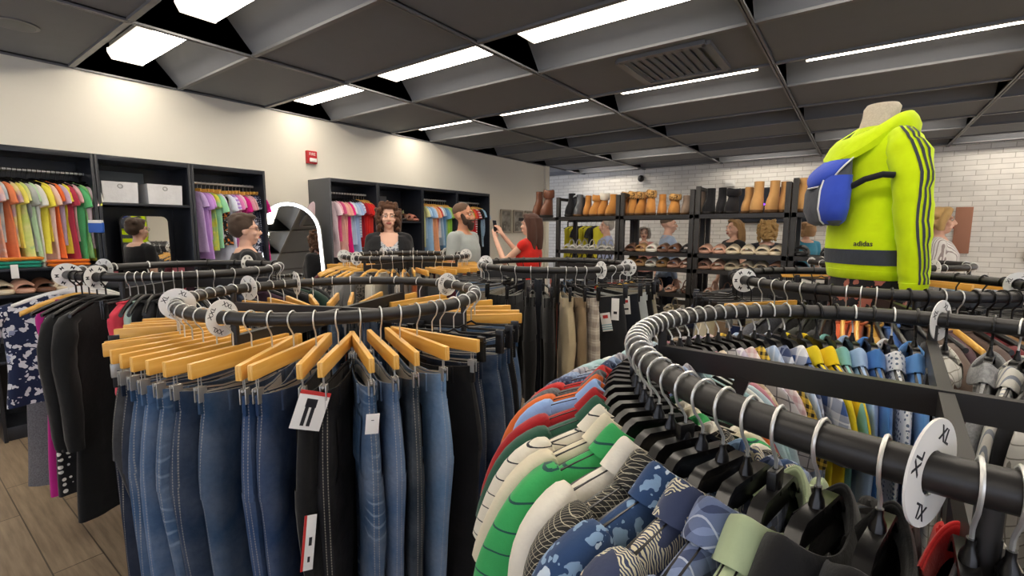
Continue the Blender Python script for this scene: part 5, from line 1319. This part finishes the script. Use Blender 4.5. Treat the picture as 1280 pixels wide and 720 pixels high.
# sleeves; right arm (local -x) is towards the viewer
for sg in (-1, 1):
    path = [(.145,.008,1.925),(.19,.008,1.9),(.225,.006,1.85),(.244,.0,1.77),(.255,-.004,1.68),(.262,-.01,1.59),(.266,-.018,1.50),(.268,-.026,1.41),(.268,-.032,1.345)]
    rr = [.06,.07,.076,.076,.07,.066,.062,.056,.05]
    pts = [Vector((sg*x,y,z)) for x,y,z in path]; rings = []; strip = [[],[],[]]
    for i in range(len(pts)*3-2):
        t = i/3; k = min(int(t), len(pts)-2); f = t-k; c = pts[k].lerp(pts[k+1], f); r = rr[k]+(rr[k+1]-rr[k])*f
        tg = (pts[k+1]-pts[k]).normalized(); e1 = Vector((sg,0,0)); e1 = (e1 - tg*e1.dot(tg)).normalized(); e2 = tg.cross(e1)
        wr = .0055*sin(i*1.25) + .003*sin(i*2.3+1)
        rings.append([c + (e1*cos(a)*1.0 + e2*sin(a)*.95)*(r + wr*sin(2*a+i*.5)) for a in [2*PI*j/24 for j in range(24)]])
        for q, off in enumerate((-.3,0,.3)):
            row = []
            for da in (-.075,.0,.075):
                a = off+da + .1*sin(i*.5); row.append(c + (e1*cos(a) + e2*sin(a)*.95)*(r + wr*sin(2*a+i*.5) + .0025))
            strip[q].append(row)
    m = MB(); m.loft(rings, False, False); so = m.build('sleeve', NEON, hd_)
    for q in range(3): MB().loft(strip[q], closed=False).build('stripe', DKG, so, 180)
    e = pts[-1]; tg = (pts[-1]-pts[-2]).normalized()
    m = MB(); m.tube([e - tg*.005, e + tg*.01, e + tg*.045, e + tg*.055], [.05,.05,.044,.04], 20); m.build('cuff', NEON, hd_)
# hood lying down the back (+y is the back) and round the neck
m = MB(); rings = []
for k in range(9):
    t = k/8; ang = PI*.5
    rings.append(None)
hood = MB(); n = 36
def hood_ring(kx, rad_b, z0, lift, inner=0):
    r = []
    for j in range(n):
        a = 2*PI*j/n; back = max(0, sin(a))
        fr = max(0, -sin(a))
        R = rad_b + .05*back**1.2*kx
        r.append((R*cos(a)*1.05, .0 + R*sin(a), z0 + lift*cos(a)**2*.3 - .085*back**1.5*kx + .015*fr*kx + .008*sin(3*a+kx*3)))
    return r
hood.loft([hood_ring(.3,.1,1.965,.02), hood_ring(.9,.125,1.945,.02), hood_ring(1.4,.142,1.955,.02), hood_ring(1.5,.145,1.985,.03), hood_ring(1.25,.132,2.015,.03), hood_ring(1.05,.118,2.03,.03), hood_ring(.95,.11,2.026,.03)], False, False)
hood.build('hood', NEON, hd_)
li = MB(); li.loft([hood_ring(.95,.1095,2.0265,.03), hood_ring(.8,.1,2.0,.02), hood_ring(.5,.085,1.98,.02), hood_ring(.1,.062,1.985,.0)], False, False); li.build('hood_lining', DKG, hd_)
tm = text_mesh('adidas', .03, .0003, .0006)
t_ = inst('lettering', tm, M_ink, hd_, (-.13, .131, 1.5)); 
t_.rotation_euler = (PI/2, 0, PI + .72)
t_.location = (-.158, .119, 1.5)
bp = empty('backpack', 'small blue and grey drawstring backpack worn on the back of the neon hoodie', 'backpack', (MX, MY, 0), MRZ); bp.scale = (1.15, .97, 1)
BLUE = fab('#3a55c4'); GRY = fab('#4c4f57')
def bring(z, w, d, y, bl=0):
    y -= .035
    return [(w*(abs(cos(a))**.7)*(1 if cos(a)>0 else -1), y + d*sin(a)*(.75 if sin(a)<0 else 1) , z + .004*sin(4*a)) for a in [2*PI*j/32 for j in range(32)]]
m = MB(); m.loft([bring(1.58,.07,.035,.225), bring(1.595,.1,.055,.232), bring(1.65,.118,.07,.238), bring(1.73,.12,.07,.235), bring(1.8,.11,.06,.225), bring(1.85,.085,.04,.205), bring(1.875,.06,.02,.19)]); m.build('body', GRY, bp)
for sg in (-1,):
    m = MB(); rr_ = []
    for z, w, d, y in ((1.585,.075,.04,.226),(1.6,.1,.058,.232),(1.65,.118,.072,.238),(1.73,.12,.072,.235),(1.79,.112,.063,.226)):
        rr_.append([( (w+.003)*(abs(cos(a))**.7)*(1 if cos(a)>0 else -1), y-.035 + (d+.003)*sin(a)*(.75 if sin(a)<0 else 1), z) for a in [PI*.62 + (PI*.75)*j/14 for j in range(15)]])
    m.loft(rr_, closed=False); m.build('side_panel', BLUE, bp)
    pp = MB(); pp.tube([r[0] for r in rr_], .004, 8); pp.build('piping', M_white_p, bp)
m = MB(); fl_ = []
for k in range(8):
    t = k/7; z = 1.885 - .13*t; w = .075 + .03*sin(PI*min(1,t*1.1)); y = .17 + .1*sin(PI*.5*min(1,t*1.2)); 
    if k == 7: w = .05
    fl_.append([(w*(-1+2*j/12), y + .012 - .05*(abs(-1+2*j/12))**2.5, z - .012*(1-abs(-1+2*j/12)**2)*t) for j in range(13)])
m.loft(fl_, closed=False); fo = m.build('flap', BLUE, bp); fo.modifiers.new('s','SOLIDIFY').thickness = .006
MB().tube([fl_[k][0] for k in range(8)] + list(fl_[7]) + [fl_[k][12] for k in range(7,-1,-1)], .0035, 8).build('piping', M_white_p, bp)
for sg in (-1, 1):
    MB().tube([(sg*.1,.17,1.74),(sg*.155,.15,1.765),(sg*.188,.105,1.78),(sg*.2,.07,1.775)], .013, 10, flat=1.0).build('strap', M_black if False else fab('#1d1e22'), bp)
sp_ = empty('leggings', 'dark floral leggings on the mannequin below the neon hoodie', 'leggings', (MX, MY, 0), MRZ)
m = MB(); m.loft([torso_ring(z, rx, ry, 0, .003) for z, rx, ry in ((1.05,.15,.12),(1.15,.172,.128),(1.25,.182,.134),(1.36,.185,.134))], True, False); m.build('waist', fab('#1d1b20','floral','#b26a5a','#8a7a70',1.3), sp_)

# ------------------------------------------------------------------ things on the brick wall and far corner
sc_ = empty('wall_screen', 'dark wall screen with a purple glowing scribble behind the tan boots', 'screen', (-1.15, YF-.02, 2.05), 0)
MB().cbox((-.95,-.05,-.33),(.95,0,.33),.006).build('bezel', M_black, sc_); MB().box((-.93,-.053,-.31),(.93,-.05,.31)).build('panel', plain('dark_panel','#23252a',.15), sc_)
MB().tube([(-.46+.12*q[0],-.06,-.02+.12*q[1]) for q in ((-.6,.5),(-.4,-.1),(0,-.2),(.3,.6),(.35,.2),(.2,-.8),(-.1,-1.1),(-.2,-.7),(.4,-.1),(.8,.4))], .016, 8).build('neon_scribble', plain('purple_neon','#7a3cff',.4,emit=4,ecol='#7a3cff'), sc_)
c_ = empty('security_camera', 'small black security camera high on the brick wall', 'camera', (-3.95, YF-.0, 2.72), 0)
MB().lathe([(.05,0),(.05,-.03),(.03,-.05)], 16, Matrix.Rotation(-PI/2,4,'X') if False else Matrix.Rotation(PI/2,4,'X')).build('mount', M_black, c_); MB().ell((0,-.09,-.03),(.07,.07,.075)).build('dome', M_plastic, c_)
for (x, z, w, h_, nm, mt, l) in ((-2.15,2.5,.09,.06,'emergency_light',M_white_p,'small white emergency light box on the brick wall above the shelves'), (2.02,1.22,.05,.1,'wall_plate',M_steel,'small grey electrical plate on the brick wall past the far rack')):
    e_ = empty(nm, l, nm.replace('_',' '), (x, YF, z)); MB().cbox((-w,-.06,-h_),(w,0,h_),.008).build('body', mt, e_); MB().cbox((-w*.7,-.07,-h_*.5),(w*.7,-.058,h_*.5),.004).build('cover', mt, e_)
e_ = empty('wooden_board', 'tall brown wooden board on the brick wall behind the striped-shirt person', 'board', (1.27, YF, 1.58))  # plain brown wooden wall panel
MB().cbox((-.1,-.03,-.36),(.1,0,.36),.006).build('board', plain('brown_board','#a8755c',.5,nz=.1), e_)
# hi-vis and dark clothes on a far rail seen under the top shelf
fr_ = empty('garment_rail', 'straight far rail with yellow vests seen beneath the shoe shelf', 'clothes rail', (-4.55, 8.8, 0))
MB().tube([(-.45,0,1.75),(.45,0,1.75)], .014, 10).build('rail', M_black, fr_)
for sg in (-1,1): MB().tube([(sg*.45,0,0),(sg*.45,0,1.75)], .016, 10).build('upright', M_black, fr_); MB().tube([(sg*.45,-.25,.02),(sg*.45,.25,.02)], .016, 8).build('foot', M_black, fr_)
its = []
for k in range(7):
    x = -4.9+.11*k; h, hw = hanger('black', True, True); yl = k % 3 != 2
    g_ = garment('tank' if yl else 'tee', 'vest' if yl else 'jacket', fab('#d8cf3a') if yl else fab('#2b2c30'), k % 3, None, L=.65, w=.2, th=.02)
    for o in (h, g_): o.location = (x, 8.8, 1.765); o.rotation_euler = (0,0,PI/2-.4 if True else 0)
    its.append((g_, h, hw, ['acid yellow','pale yellow','black','lemon','golden yellow','charcoal','straw yellow'][k], 'vest' if yl else 'jacket'))
finish(its, 'far straight rail', 'vests on the far rail', lambda n_: n_)

# ------------------------------------------------------------------ camera, world, exposure
cam = bpy.data.cameras.new('camera'); co = bpy.data.objects.new('camera', cam); COL.objects.link(co)
cam.sensor_width = 36; cam.lens = 36*590.85/1280; cam.clip_start = .02
yw, pt, rl = .633097, .119729, .002409
fw = Vector((-sin(yw)*cos(pt), cos(yw)*cos(pt), -sin(pt))); rt = Vector((cos(yw), sin(yw), 0)); up = rt.cross(fw)
rt2 = rt*cos(rl) + up*sin(rl); up2 = -rt*sin(rl) + up*cos(rl)
co.matrix_world = Matrix(((rt2.x, up2.x, -fw.x, 0),(rt2.y, up2.y, -fw.y, 0),(rt2.z, up2.z, -fw.z, 1.55),(0,0,0,1)))
SC.camera = co
w = bpy.data.worlds.new('world'); SC.world = w; w.use_nodes = True
w.node_tree.nodes['Background'].inputs[0].default_value = (.8,.85,1,1); w.node_tree.nodes['Background'].inputs[1].default_value = 2.6
SC.view_settings.view_transform = 'Standard'; SC.view_settings.look = 'None'; SC.view_settings.gamma = 1; SC.view_settings.exposure = -0.1
SC.view_settings.use_curve_mapping = False
